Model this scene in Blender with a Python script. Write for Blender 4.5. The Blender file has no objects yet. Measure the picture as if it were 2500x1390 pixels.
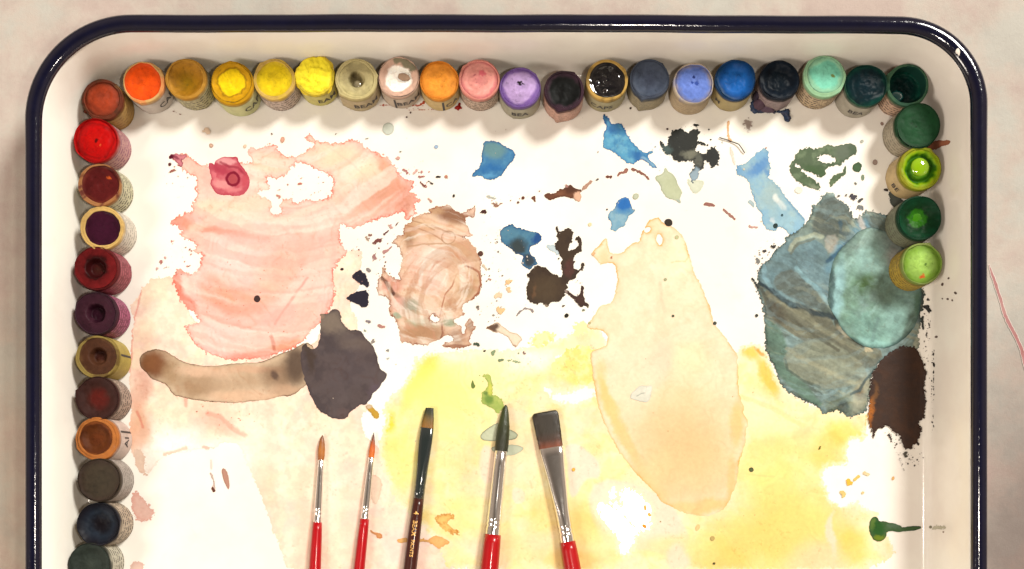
import bpy, math, random
import numpy as np
from mathutils import Vector, Matrix

# ------------------------------------------------------------------ frame
# The scene is measured in "px" (one px of tray floor = 0.18 mm) and scaled to metres by S.
S = 0.00018
NX, NY = 1270.0, 1200.0          # the point straight below the lens
HC = 0.50 / S                    # lens height above the tray floor
POT_H = 74.0

def T(x, y, z=0.0):
    """seen position (x, y) at height z -> true position in px"""
    f = 1 - z / HC
    return NX + (x - NX) * f, NY + (y - NY) * f

def M3(x, y, z):
    """true px -> metres"""
    return ((x - NX) * S, (NY - y) * S, z * S)

scene = bpy.context.scene
col = scene.collection
cam_d = bpy.data.cameras.new("camera")
cam = bpy.data.objects.new("camera", cam_d)
col.objects.link(cam)
cam.location = (0, 0, 0.50)
cam_d.sensor_width = 36
cam_d.lens = 36 * 0.50 / (2500 * S)
cam_d.shift_x = (1250 - NX) / 2500
cam_d.shift_y = (NY - 695) / 2500
cam_d.clip_start = 0.01
cam_d.clip_end = 20
scene.camera = cam
scene.view_settings.view_transform = 'Standard'
scene.view_settings.look = 'None'
scene.view_settings.gamma = 1
scene.view_settings.exposure = 0.0

world = bpy.data.worlds.new("World")
scene.world = world
world.use_nodes = True
wn = world.node_tree
bg = wn.nodes['Background']
tc = wn.nodes.new('ShaderNodeTexCoord')
sx = wn.nodes.new('ShaderNodeSeparateXYZ')
wn.links.new(tc.outputs['Generated'], sx.inputs[0])
cr = wn.nodes.new('ShaderNodeValToRGB')            # dim walls below a lit ceiling
el = cr.color_ramp.elements
el[0].position = 0.0; el[0].color = (0.26, 0.19, 0.14, 1)
el[1].position = 1.0; el[1].color = (0.16, 0.125, 0.095, 1)      # the photographer and phone overhead
for p_, c_ in ((0.30, (0.55, 0.42, 0.31, 1)), (0.62, (0.66, 0.51, 0.385, 1)), (0.86, (0.44, 0.34, 0.26, 1))):
    k_ = el.new(p_); k_.color = c_
wn.links.new(sx.outputs['Z'], cr.inputs[0])
wn.links.new(cr.outputs[0], bg.inputs[0])
bg.inputs[1].default_value = 0.70

def area(name, loc, target, size, power, color):
    d = bpy.data.lights.new(name, 'AREA')
    d.shape = 'DISK'
    d.size = size
    d.energy = power
    d.color = color
    o = bpy.data.objects.new(name, d)
    col.objects.link(o)
    o.location = loc
    v = Vector(target) - Vector(loc)
    o.rotation_euler = v.to_track_quat('-Z', 'Y').to_euler()
    return o

def lamp_at(x, y, z_m):
    return ((x - NX) * S, (NY - y) * S, z_m)

area("ceiling_lamp", lamp_at(NX + 540, NY + 150, 0.56), (0.02, 0.02, 0), 0.035, 1.0, (1.0, 0.90, 0.78))
area("window_lamp", (1.33, 1.44, 1.76), (0.0, 0.02, 0), 0.60, 97.0, (1.0, 0.97, 0.90))
area("side_fill", (-0.95, -0.42, 0.85), (0.0, 0.02, 0), 0.45, 11.0, (1.0, 0.90, 0.79))  # soft fill added at the left to lift the shaded table

# ------------------------------------------------------------------ helpers
def lin(c):
    c = np.asarray(c, float) / 255.0
    return np.where(c <= 0.04045, c / 12.92, ((c + 0.055) / 1.055) ** 2.4)

G = 0.62                                  # seen colour -> surface colour under this light
ENAMEL = (0.745, 0.72, 0.655)

def put(o, parent=None, kind=None, label=None, category=None, group=None):
    col.objects.link(o)
    if parent is not None:
        o.parent = parent
    if kind: o['kind'] = kind
    if label: o['label'] = label
    if category: o['category'] = category
    if group: o['group'] = group
    return o

def thing(name, loc, label, category, group=None):
    o = bpy.data.objects.new(name, None)
    o.location = loc
    o.empty_display_size = 0.005
    return put(o, None, None, label, category, group)

def mesh_obj(name, verts, faces, mat, parent=None, smooth=True, colors=None, off=(0, 0, 0), **kw):
    me = bpy.data.meshes.new(name)
    v = np.asarray(verts, float) - np.asarray(off, float)
    if isinstance(faces, np.ndarray):
        nf, k = faces.shape
        me.vertices.add(len(v)); me.vertices.foreach_set('co', v.ravel())
        me.loops.add(nf * k); me.loops.foreach_set('vertex_index', faces.ravel().astype(np.int32))
        me.polygons.add(nf); me.polygons.foreach_set('loop_start', np.arange(0, nf * k, k, dtype=np.int32))
        me.update(calc_edges=True)
    else:
        me.from_pydata(v.tolist(), [], faces)
    if smooth:
        me.polygons.foreach_set('use_smooth', np.ones(len(me.polygons), bool))
    if colors is not None:
        a = me.color_attributes.new('Col', 'FLOAT_COLOR', 'POINT')
        c = np.ones((len(v), 4)); c[:, :3] = colors
        a.data.foreach_set('color', c.ravel())
    if mat: me.materials.append(mat)
    o = bpy.data.objects.new(name, me)
    return put(o, parent, **kw)

def hash2(ix, iy, seed):
    h = (ix.astype(np.int64) * 374761393 + iy.astype(np.int64) * 668265263 + int(seed) * 974634777) & 0xFFFFFFFF
    h = ((h ^ (h >> 13)) * 1274126177) & 0xFFFFFFFF
    h = h ^ (h >> 16)
    return (h & 0xFFFFFF) / float(0xFFFFFF)

def vnoise(x, y, seed):
    ix = np.floor(x); iy = np.floor(y)
    fx = x - ix; fy = y - iy
    fx = fx * fx * (3 - 2 * fx); fy = fy * fy * (3 - 2 * fy)
    a = hash2(ix, iy, seed); b = hash2(ix + 1, iy, seed)
    c = hash2(ix, iy + 1, seed); d = hash2(ix + 1, iy + 1, seed)
    return a + (b - a) * fx + (c - a) * fy + (a - b - c + d) * fx * fy

def fbm(x, y, scale, seed=1, octv=4, gain=0.55):
    s = 0; amp = 1; tot = 0
    x = np.asarray(x, float) / scale; y = np.asarray(y, float) / scale
    ca, sa = math.cos(0.7), math.sin(0.7)
    for i in range(octv):
        s = s + amp * vnoise(x + 17.3 * i, y - 9.1 * i, seed + i * 7)
        tot += amp; amp *= gain
        x, y = (x * ca - y * sa) * 2.03, (x * sa + y * ca) * 2.03
    return s / tot

def sstep(a, b, x):
    t = np.clip((x - a) / (b - a), 0, 1)
    return t * t * (3 - 2 * t)

# ------------------------------------------------------------------ materials
def new_mat(name):
    m = bpy.data.materials.new(name); m.use_nodes = True
    return m, m.node_tree.nodes, m.node_tree.links, m.node_tree.nodes['Principled BSDF']

def n_noise(N, scale, detail=5, rough=0.6, vec=None, L=None):
    n = N.new('ShaderNodeTexNoise')
    n.inputs['Scale'].default_value = scale
    n.inputs['Detail'].default_value = detail
    n.inputs['Roughness'].default_value = rough
    if vec is not None: L.new(vec, n.inputs['Vector'])
    return n

def vcol_mat(name, rough=0.5, var=0.10, scale=900, bump=0.1, coat=0.0, spec=0.4, bump_scale=None, stretch=None, dist=0.0002):
    m, N, L, P = new_mat(name)
    a = N.new('ShaderNodeAttribute'); a.attribute_name = 'Col'
    tcn = N.new('ShaderNodeTexCoord')
    vec = tcn.outputs['Object']
    if stretch:
        mp = N.new('ShaderNodeMapping'); mp.inputs['Scale'].default_value = stretch
        L.new(vec, mp.inputs['Vector']); vec = mp.outputs[0]
    nz = n_noise(N, scale, 6, 0.7, vec, L)
    mr = N.new('ShaderNodeMapRange')
    mr.inputs['From Min'].default_value = 0.3; mr.inputs['From Max'].default_value = 0.7
    mr.inputs['To Min'].default_value = 1 - var; mr.inputs['To Max'].default_value = 1 + var
    L.new(nz.outputs['Fac'], mr.inputs['Value'])
    mul = N.new('ShaderNodeVectorMath'); mul.operation = 'SCALE'
    L.new(a.outputs['Color'], mul.inputs[0]); L.new(mr.outputs[0], mul.inputs['Scale'])
    L.new(mul.outputs[0], P.inputs['Base Color'])
    P.inputs['Roughness'].default_value = rough
    P.inputs['Specular IOR Level'].default_value = spec
    P.inputs['Coat Weight'].default_value = coat
    P.inputs['Coat Roughness'].default_value = 0.06
    if bump > 0:
        nb = n_noise(N, bump_scale or scale, 5, 0.6, vec, L)
        b = N.new('ShaderNodeBump'); b.inputs['Strength'].default_value = bump
        b.inputs['Distance'].default_value = dist
        L.new(nb.outputs['Fac'], b.inputs['Height'])
        L.new(b.outputs[0], P.inputs['Normal'])
    return m

M_wash = vcol_mat("dried_wash", rough=0.42, var=0.045, scale=700, bump=0.06, spec=0.2)
M_thick = vcol_mat("thick_dry_paint", rough=0.5, var=0.10, scale=500, bump=0.35, spec=0.2, bump_scale=380)
M_cake = vcol_mat("paint_cake", rough=0.6, var=0.10, scale=700, bump=0.5, spec=0.12, bump_scale=420)
M_satin = vcol_mat("satin_paint", rough=0.42, var=0.08, scale=500, bump=0.2, spec=0.07, bump_scale=260)
M_wet = vcol_mat("wet_paint", rough=0.06, var=0.06, scale=300, bump=0.03, coat=1.0, spec=0.6, bump_scale=150)
M_paper = vcol_mat("paper_sleeve", rough=0.75, var=0.08, scale=400, bump=0.3, spec=0.2)
M_hair = vcol_mat("bristle_hair", rough=0.38, var=0.28, scale=1.0, bump=0.6, spec=0.5, bump_scale=1.0, stretch=(5200, 260, 5200))
M_redlac = vcol_mat("lacquered_handle", rough=0.3, var=0.06, scale=300, bump=0.05, coat=0.25, spec=0.25)

def simple_mat(name, color, rough=0.4, metal=0.0, coat=0.0, bump=0.0, scale=300, var=0.0, dist=0.0002):
    m, N, L, P = new_mat(name)
    tcn = N.new('ShaderNodeTexCoord')
    nz = n_noise(N, scale, 5, 0.6, tcn.outputs['Object'], L)
    mx = N.new('ShaderNodeMixRGB'); mx.blend_type = 'MIX'
    mx.inputs[1].default_value = (*[c * (1 - var) for c in color], 1)
    mx.inputs[2].default_value = (*[min(1, c * (1 + var)) for c in color], 1)
    L.new(nz.outputs['Fac'], mx.inputs[0]); L.new(mx.outputs[0], P.inputs['Base Color'])
    P.inputs['Roughness'].default_value = rough
    P.inputs['Metallic'].default_value = metal
    P.inputs['Coat Weight'].default_value = coat
    if bump:
        b = N.new('ShaderNodeBump'); b.inputs['Strength'].default_value = bump
        b.inputs['Distance'].default_value = dist
        L.new(nz.outputs['Fac'], b.inputs['Height']); L.new(b.outputs[0], P.inputs['Normal'])
    return m

M_metal = simple_mat("chrome_ferrule", (0.86, 0.85, 0.84), 0.12, 1.0, bump=0.14, scale=500, var=0.08)
M_blackmetal = simple_mat("black_ferrule", (0.012, 0.018, 0.018), 0.16, 0.0, coat=1.0, bump=0.12, scale=260)
M_gold = simple_mat("gold_print", (0.75, 0.42, 0.12), 0.4, 0.3)
M_ink = simple_mat("black_ink", (0.035, 0.03, 0.03), 0.6)
M_cobalt = simple_mat("blue_enamel", (0.002, 0.0025, 0.013), 0.10, 0.0, coat=0.3, bump=0.32, scale=230, var=0.4, dist=0.0005)
M_fibre = simple_mat("dark_fibre", (0.05, 0.035, 0.03), 0.5)

# white enamel: faint grey-yellow film, glossy
def enamel_mat():
    m, N, L, P = new_mat("white_enamel")
    tcn = N.new('ShaderNodeTexCoord')
    n1 = n_noise(N, 14, 5, 0.6, tcn.outputs['Object'], L)
    n2 = n_noise(N, 60, 6, 0.65, tcn.outputs['Object'], L)
    mx = N.new('ShaderNodeMixRGB')
    mx.inputs[1].default_value = (0.69, 0.645, 0.59, 1)
    mx.inputs[2].default_value = (*ENAMEL, 1)
    r1 = N.new('ShaderNodeMapRange'); r1.inputs['From Min'].default_value = 0.40; r1.inputs['From Max'].default_value = 0.56
    L.new(n1.outputs['Fac'], r1.inputs['Value']); L.new(r1.outputs[0], mx.inputs[0])
    mx2 = N.new('ShaderNodeMixRGB'); mx2.blend_type = 'MULTIPLY'
    r2 = N.new('ShaderNodeMapRange'); r2.inputs['From Min'].default_value = 0.58; r2.inputs['From Max'].default_value = 0.75
    r2.inputs['To Max'].default_value = 0.35
    L.new(n2.outputs['Fac'], r2.inputs['Value']); L.new(r2.outputs[0], mx2.inputs[0])
    L.new(mx.outputs[0], mx2.inputs[1]); mx2.inputs[2].default_value = (0.88, 0.84, 0.78, 1)
    L.new(mx2.outputs[0], P.inputs['Base Color'])
    P.inputs['Roughness'].default_value = 0.16
    P.inputs['Specular IOR Level'].default_value = 0.45
    b = N.new('ShaderNodeBump'); b.inputs['Strength'].default_value = 0.10; b.inputs['Distance'].default_value = 0.0004
    L.new(n2.outputs['Fac'], b.inputs['Height']); L.new(b.outputs[0], P.inputs['Normal'])
    return m
M_enamel = enamel_mat()

def table_mat():
    m, N, L, P = new_mat("stained_table_paper")
    tcn = N.new('ShaderNodeTexCoord')
    vec = tcn.outputs['Object']
    n1 = n_noise(N, 16, 8, 0.68, vec, L)
    n2 = n_noise(N, 48, 8, 0.72, vec, L)
    n3 = n_noise(N, 240, 8, 0.8, vec, L)
    r = N.new('ShaderNodeValToRGB')
    e = r.color_ramp.elements
    e[0].position = 0.42; e[0].color = (0.41, 0.335, 0.30, 1)
    e[1].position = 0.58; e[1].color = (0.41, 0.395, 0.355, 1)
    k = e.new(0.5); k.color = (0.43, 0.38, 0.335, 1)
    L.new(n1.outputs['Fac'], r.inputs[0])
    mx = N.new('ShaderNodeMixRGB'); mx.blend_type = 'MULTIPLY'
    r2 = N.new('ShaderNodeMapRange'); r2.inputs['From Min'].default_value = 0.45; r2.inputs['From Max'].default_value = 0.7; r2.inputs['To Max'].default_value = 0.6
    L.new(n2.outputs['Fac'], r2.inputs['Value']); L.new(r2.outputs[0], mx.inputs[0])
    L.new(r.outputs[0], mx.inputs[1]); mx.inputs[2].default_value = (0.80, 0.77, 0.78, 1)
    # mauve-brown tone darkening the paper at the lower right
    vd = N.new('ShaderNodeVectorMath'); vd.operation = 'DISTANCE'
    vd.inputs[1].default_value = M3(2760, 1330, 0)
    wob = N.new('ShaderNodeVectorMath'); wob.operation = 'SCALE'; wob.inputs['Scale'].default_value = 0.09
    sb = N.new('ShaderNodeVectorMath'); sb.operation = 'SUBTRACT'; sb.inputs[1].default_value = (0.5, 0.5, 0.5)
    L.new(n1.outputs['Color'], sb.inputs[0]); L.new(sb.outputs[0], wob.inputs[0])
    ad = N.new('ShaderNodeVectorMath'); ad.operation = 'ADD'
    L.new(vec, ad.inputs[0]); L.new(wob.outputs[0], ad.inputs[1]); L.new(ad.outputs[0], vd.inputs[0])
    r3 = N.new('ShaderNodeMapRange'); r3.inputs['From Min'].default_value = 0.05; r3.inputs['From Max'].default_value = 0.115
    r3.inputs['To Min'].default_value = 0.95; r3.inputs['To Max'].default_value = 0.0
    L.new(vd.outputs['Value'], r3.inputs['Value'])
    mx3 = N.new('ShaderNodeMixRGB'); mx3.blend_type = 'MULTIPLY'
    L.new(r3.outputs[0], mx3.inputs[0]); L.new(mx.outputs[0], mx3.inputs[1]); mx3.inputs[2].default_value = (0.50, 0.43, 0.43, 1)
    # tan tint at the lower left
    vd2 = N.new('ShaderNodeVectorMath'); vd2.operation = 'DISTANCE'
    vd2.inputs[1].default_value = M3(-60, 1300, 0)
    L.new(ad.outputs[0], vd2.inputs[0])
    r4 = N.new('ShaderNodeMapRange'); r4.inputs['From Min'].default_value = 0.05; r4.inputs['From Max'].default_value = 0.15
    r4.inputs['To Min'].default_value = 0.7; r4.inputs['To Max'].default_value = 0.0
    L.new(vd2.outputs['Value'], r4.inputs['Value'])
    mx4 = N.new('ShaderNodeMixRGB'); mx4.blend_type = 'MULTIPLY'
    L.new(r4.outputs[0], mx4.inputs[0]); L.new(mx3.outputs[0], mx4.inputs[1]); mx4.inputs[2].default_value = (1.0, 0.93, 0.86, 1)
    L.new(mx4.outputs[0], P.inputs['Base Color'])
    P.inputs['Roughness'].default_value = 0.85
    P.inputs['Specular IOR Level'].default_value = 0.2
    b = N.new('ShaderNodeBump'); b.inputs['Strength'].default_value = 0.6; b.inputs['Distance'].default_value = 0.0006
    L.new(n3.outputs['Fac'], b.inputs['Height']); L.new(b.outputs[0], P.inputs['Normal'])
    return m
M_table = table_mat()

def label_mat(name, paper, ink, amount=1.0):
    """printed paper: rows of tiny illegible print (UV: x along the band, y up, both in px)"""
    m, N, L, P = new_mat(name)
    uv = N.new('ShaderNodeUVMap'); uv.uv_map = 'UVMap'
    s = N.new('ShaderNodeSeparateXYZ'); L.new(uv.outputs[0], s.inputs[0])
    w = N.new('ShaderNodeMath'); w.operation = 'MULTIPLY'; w.inputs[1].default_value = 1 / 10.0
    L.new(s.outputs['Y'], w.inputs[0])
    fr = N.new('ShaderNodeMath'); fr.operation = 'FRACT'; L.new(w.outputs[0], fr.inputs[0])
    fl = N.new('ShaderNodeMath'); fl.operation = 'FLOOR'; L.new(w.outputs[0], fl.inputs[0])
    gt = N.new('ShaderNodeMath'); gt.operation = 'GREATER_THAN'; gt.inputs[1].default_value = 0.55
    L.new(fr.outputs[0], gt.inputs[0])
    cb = N.new('ShaderNodeCombineXYZ')
    sc = N.new('ShaderNodeMath'); sc.operation = 'MULTIPLY'; sc.inputs[1].default_value = 0.16
    L.new(s.outputs['X'], sc.inputs[0]); L.new(sc.outputs[0], cb.inputs['X'])
    sc2 = N.new('ShaderNodeMath'); sc2.operation = 'MULTIPLY'; sc2.inputs[1].default_value = 7.7
    L.new(fl.outputs[0], sc2.inputs[0]); L.new(sc2.outputs[0], cb.inputs['Y'])
    nz = n_noise(N, 1.0, 3, 0.7, cb.outputs[0], L)
    g2 = N.new('ShaderNodeMath'); g2.operation = 'GREATER_THAN'; g2.inputs[1].default_value = 0.47
    L.new(nz.outputs['Fac'], g2.inputs[0])
    mu = N.new('ShaderNodeMath'); mu.operation = 'MULTIPLY'
    L.new(gt.outputs[0], mu.inputs[0]); L.new(g2.outputs[0], mu.inputs[1])
    mu2 = N.new('ShaderNodeMath'); mu2.operation = 'MULTIPLY'; mu2.inputs[1].default_value = amount
    L.new(mu.outputs[0], mu2.inputs[0])
    n2 = N.new('ShaderNodeTexCoord'); n3 = n_noise(N, 160, 5, 0.7, n2.outputs['Object'], L)
    base = N.new('ShaderNodeMixRGB')
    base.inputs[1].default_value = (*[c * 0.78 for c in paper], 1); base.inputs[2].default_value = (*paper, 1)
    r = N.new('ShaderNodeMapRange'); r.inputs['From Min'].default_value = 0.35; r.inputs['From Max'].default_value = 0.55
    L.new(n3.outputs['Fac'], r.inputs['Value']); L.new(r.outputs[0], base.inputs[0])
    mx = N.new('ShaderNodeMixRGB'); L.new(mu2.outputs[0], mx.inputs[0])
    L.new(base.outputs[0], mx.inputs[1]); mx.inputs[2].default_value = (*ink, 1)
    L.new(mx.outputs[0], P.inputs['Base Color'])
    P.inputs['Roughness'].default_value = 0.6
    return m

# ------------------------------------------------------------------ table
mesh_obj("table", [M3(-3500, -3500, -9), M3(6000, -3500, -9), M3(6000, 5500, -9), M3(-3500, 5500, -9)],
         [(0, 3, 2, 1)], M_table, smooth=False, kind='structure')
table = bpy.data.objects['table']

# ------------------------------------------------------------------ tray
RX0, RX1, RY0, RY1 = 155.0, 2321.0, 122.0, 2080.0
RADS = {'tl': 222.0, 'tr': 180.0, 'br': 200.0, 'bl': 210.0}

def ring_path():
    pts, nrm = [], []
    def arc(cx, cy, r, a0, a1, n=28):
        for i in range(n + 1):
            a = math.radians(a0 + (a1 - a0) * i / n)
            pts.append((cx + r * math.cos(a), cy + r * math.sin(a)))
            nrm.append((-math.cos(a), -math.sin(a)))
    def line(p, q, n, nm):
        for i in range(1, n):
            t = i / n
            pts.append((p[0] + (q[0] - p[0]) * t, p[1] + (q[1] - p[1]) * t)); nrm.append(nm)
    r = RADS
    arc(RX0 + r['tl'], RY0 + r['tl'], r['tl'], 180, 270)
    line((RX0 + r['tl'], RY0), (RX1 - r['tr'], RY0), 70, (0, 1))
    arc(RX1 - r['tr'], RY0 + r['tr'], r['tr'], 270, 360)
    line((RX1, RY0 + r['tr']), (RX1, RY1 - r['br']), 60, (-1, 0))
    arc(RX1 - r['br'], RY1 - r['br'], r['br'], 0, 90)
    line((RX1 - r['br'], RY1), (RX0 + r['bl'], RY1), 60, (0, -1))
    arc(RX0 + r['bl'], RY1 - r['bl'], r['bl'], 90, 180)
    line((RX0, RY1 - r['bl']), (RX0, RY0 + r['tl']), 60, (1, 0))
    return np.array(pts), np.array(nrm)

RP, RN = ring_path()
RIM_Z = 167.0
PROF_Q = np.array([0, 14, 20, 48, 50, 53, 57, 62, 68, 76, 90.])
PROF_Z = np.array([168, 166, 158, 26, 18, 11, 6, 2.6, 0.8, 0, 0.])

def bow(x, y, z):
    k = np.clip(z / RIM_Z, 0, 1)
    u = (x - 1238) / 1083
    near_top = sstep(700, 200, y)
    wob = 1.6 * np.sin(x * 0.011 + 1.0) + 1.0 * np.sin(x * 0.027)
    return k * near_top * (10.0 - 4.5 * (1 - u * u) + 2.0 * u + 0.3 * wob)

def inset(x, y):
    """distance inwards from the rim's centre line (true px)"""
    x = np.asarray(x, float); y = np.asarray(y, float)
    cx, cy = (RX0 + RX1) / 2, (RY0 + RY1) / 2
    r = np.where(x < cx, np.where(y < cy, RADS['tl'], RADS['bl']), np.where(y < cy, RADS['tr'], RADS['br']))
    qx = np.abs(x - cx) - ((RX1 - RX0) / 2 - r); qy = np.abs(y - cy) - ((RY1 - RY0) / 2 - r)
    d = np.hypot(np.maximum(qx, 0), np.maximum(qy, 0)) + np.minimum(np.maximum(qx, qy), 0) - r
    return -d

def zsurf(x, y):
    return np.interp(inset(x, y), PROF_Q, PROF_Z)

def sweep(profile, name, mat, parent, cap_last=False, closed=False):
    n = len(RP); rows = []
    for q0, z in profile:
        q = q0 * (1 + 0.10 * sstep(500, 150, RP[:, 1])) if name == 'rim' else q0
        x = RP[:, 0] + RN[:, 0] * q; y = RP[:, 1] + RN[:, 1] * q
        y = y + bow(x, y, np.full_like(x, z))
        rows.append(np.column_stack([(x - NX) * S, (NY - y) * S, np.full_like(x, z) * S]))
    v = np.vstack(rows); f = []
    m = len(profile)
    for k in range(m if closed else m - 1):
        a = k * n; b = ((k + 1) % m) * n
        for i in range(n):
            j = (i + 1) % n
            f.append((a + i, b + i, b + j, a + j))
    if cap_last:
        f.append(tuple((m - 1) * n + i for i in range(n))[::-1])
    return mesh_obj(name, v, f, mat, parent)

tray = thing("enamel_tray", (0, 0, 0), "white enamel butcher tray with navy rim, floor covered in dried watercolour stains", "tray")
prof = [(60, -8.5), (30, -7.5), (20, 0), (12, 20), (-8, 140), (-6, 150), (2, 160)]
# body: outer skin, under the rolled rim, inner wall, fillet, floor
pq = [(q, z) for q, z in zip(PROF_Q[1:], PROF_Z[1:])]
sweep([(62, -8.5), (34, -8), (26, -4), (12, 30), (-7, 150), (0, 160)] + pq, "basin", M_enamel, tray, cap_last=True)
rim_prof = []
for i in range(20):
    a = 2 * math.pi * i / 20
    rim_prof.append((18.2 * math.cos(a) - 1, RIM_Z + 1 + 15.5 * math.sin(a)))
rim_o = sweep(rim_prof, "rim", M_cobalt, tray, closed=True)
rim_o['label'] = "dark blue rolled enamel rim"
# underside closed with one plate so the floor has thickness
ub = RP + RN * 62
mesh_obj("base", [M3(x, y, -8.6) for x, y in ub], [tuple(range(len(ub)))], M_enamel, tray, smooth=False)

# ------------------------------------------------------------------ stains
CROP = {
    'Z': (1710, 366, 1.109),
    'P': (0, 0, 1.0),
    'A': (300, 300, 4.1617), 'B': (300, 620, 4.1617), 'C': (300, 940, 3.0883), 'D': (800, 300, 4.1617),
    'E': (720, 560, 4.1617), 'F': (1250, 300, 4.1617), 'G': (1250, 540, 4.1617), 'I': (1750, 340, 4.1617),
    'J': (1800, 600, 4.1617), 'K': (1800, 900, 4.1617), 'L': (900, 850, 4.1617), 'M': (1350, 850, 4.1617),
    'N': (1350, 1056, 4.1617), 'O': (1900, 1056, 4.1617), 'T1': (150, 100, 4.1617), 'T2': (700, 100, 4.1617),
    'T3': (1250, 100, 4.1617), 'T4': (1800, 100, 4.1617)}

def cv(c, pts):
    ox, oy, s = CROP[c]
    return [(ox + x / s, oy + y / s) for x, y in pts]

def chaikin(p, n=1):
    p = np.asarray(p, float)
    for _ in range(n):
        q = np.roll(p, -1, 0)
        a = p * 0.75 + q * 0.25; b = p * 0.25 + q * 0.75
        p = np.stack([a, b], 1).reshape(-1, 2)
    return p

def seg_dist(X, Y, a, b):
    dx, dy = b[0] - a[0], b[1] - a[1]
    L2 = dx * dx + dy * dy + 1e-9
    t = np.clip(((X - a[0]) * dx + (Y - a[1]) * dy) / L2, 0, 1)
    return np.hypot(X - a[0] - t * dx, Y - a[1] - t * dy), t

def poly_sdf(X, Y, P):
    """positive inside"""
    d = np.full(X.shape, 1e9); inside = np.zeros(X.shape, bool)
    n = len(P)
    for i in range(n):
        a, b = P[i], P[(i + 1) % n]
        dd, _ = seg_dist(X, Y, a, b)
        d = np.minimum(d, dd)
        if a[1] != b[1]:
            c = (a[1] > Y) != (b[1] > Y)
            xi = (b[0] - a[0]) * (Y - a[1]) / (b[1] - a[1]) + a[0]
            inside ^= c & (X < xi)
    return np.where(inside, d, -d)

def march(xs, ys, f):
    ny, nx = f.shape
    ins = f > 0
    vid = -np.ones((ny, nx), int)
    idx = np.argwhere(ins)
    if len(idx) == 0: return None
    vid[ins] = np.arange(len(idx))
    vx = list(xs[idx[:, 1]]); vy = list(ys[idx[:, 0]]); vf = list(f[ins])
    a = ins[:-1, :-1]; b = ins[:-1, 1:]; c = ins[1:, 1:]; d = ins[1:, :-1]
    full = a & b & c & d
    fi = np.argwhere(full)
    quads = np.column_stack([vid[fi[:, 0], fi[:, 1]], vid[fi[:, 0] + 1, fi[:, 1]], vid[fi[:, 0] + 1, fi[:, 1] + 1], vid[fi[:, 0], fi[:, 1] + 1]])
    faces = quads.tolist()
    mixed = (a | b | c | d) & ~full
    em = {}
    def cross(p, q):
        k = (p, q) if p < q else (q, p)
        if k in em: return em[k]
        f0 = f[k[0]]; f1 = f[k[1]]
        t = f0 / (f0 - f1)
        em[k] = len(vx)
        vx.append(xs[k[0][1]] + (xs[k[1][1]] - xs[k[0][1]]) * t)
        vy.append(ys[k[0][0]] + (ys[k[1][0]] - ys[k[0][0]]) * t)
        vf.append(0.0)
        return em[k]
    for j, i in np.argwhere(mixed):
        j = int(j); i = int(i)
        cs = [(j, i), (j + 1, i), (j + 1, i + 1), (j, i + 1)]
        poly = []
        for k in range(4):
            p, q = cs[k], cs[(k + 1) % 4]
            if ins[p]: poly.append(int(vid[p]))
            if ins[p] != ins[q]: poly.append(cross(p, q))
        if len(poly) >= 3: faces.append(poly)
    return np.array(vx), np.array(vy), np.array(vf), faces

def project(vx, vy):
    """where the line of sight through seen (x, y) meets the inside of the tray"""
    tx, ty = vx.astype(float).copy(), vy.astype(float).copy(); z = np.zeros(len(vx))
    m = np.where(inset(tx, ty) < 84)[0]
    if len(m):
        sx_, sy_ = tx[m], ty[m]; done = np.zeros(len(m), bool)
        for zc in np.arange(168.0, -0.01, -0.75):
            fct = 1 - zc / HC
            px_, py_ = NX + (sx_ - NX) * fct, NY + (sy_ - NY) * fct
            hit = (~done) & (zsurf(px_, py_) >= zc)
            if hit.any():
                lo = np.full(hit.sum(), zc); hi = lo + 0.75
                ax_, ay_ = sx_[hit], sy_[hit]
                for _ in range(7):
                    md = (lo + hi) / 2; fm = 1 - md / HC
                    up = zsurf(NX + (ax_ - NX) * fm, NY + (ay_ - NY) * fm) >= md
                    lo = np.where(up, md, lo); hi = np.where(up, hi, md)
                fm = 1 - lo / HC
                k = m[hit]; z[k] = lo; tx[k] = NX + (ax_ - NX) * fm; ty[k] = NY + (ay_ - NY) * fm; done |= hit
    return tx, ty, z

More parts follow.
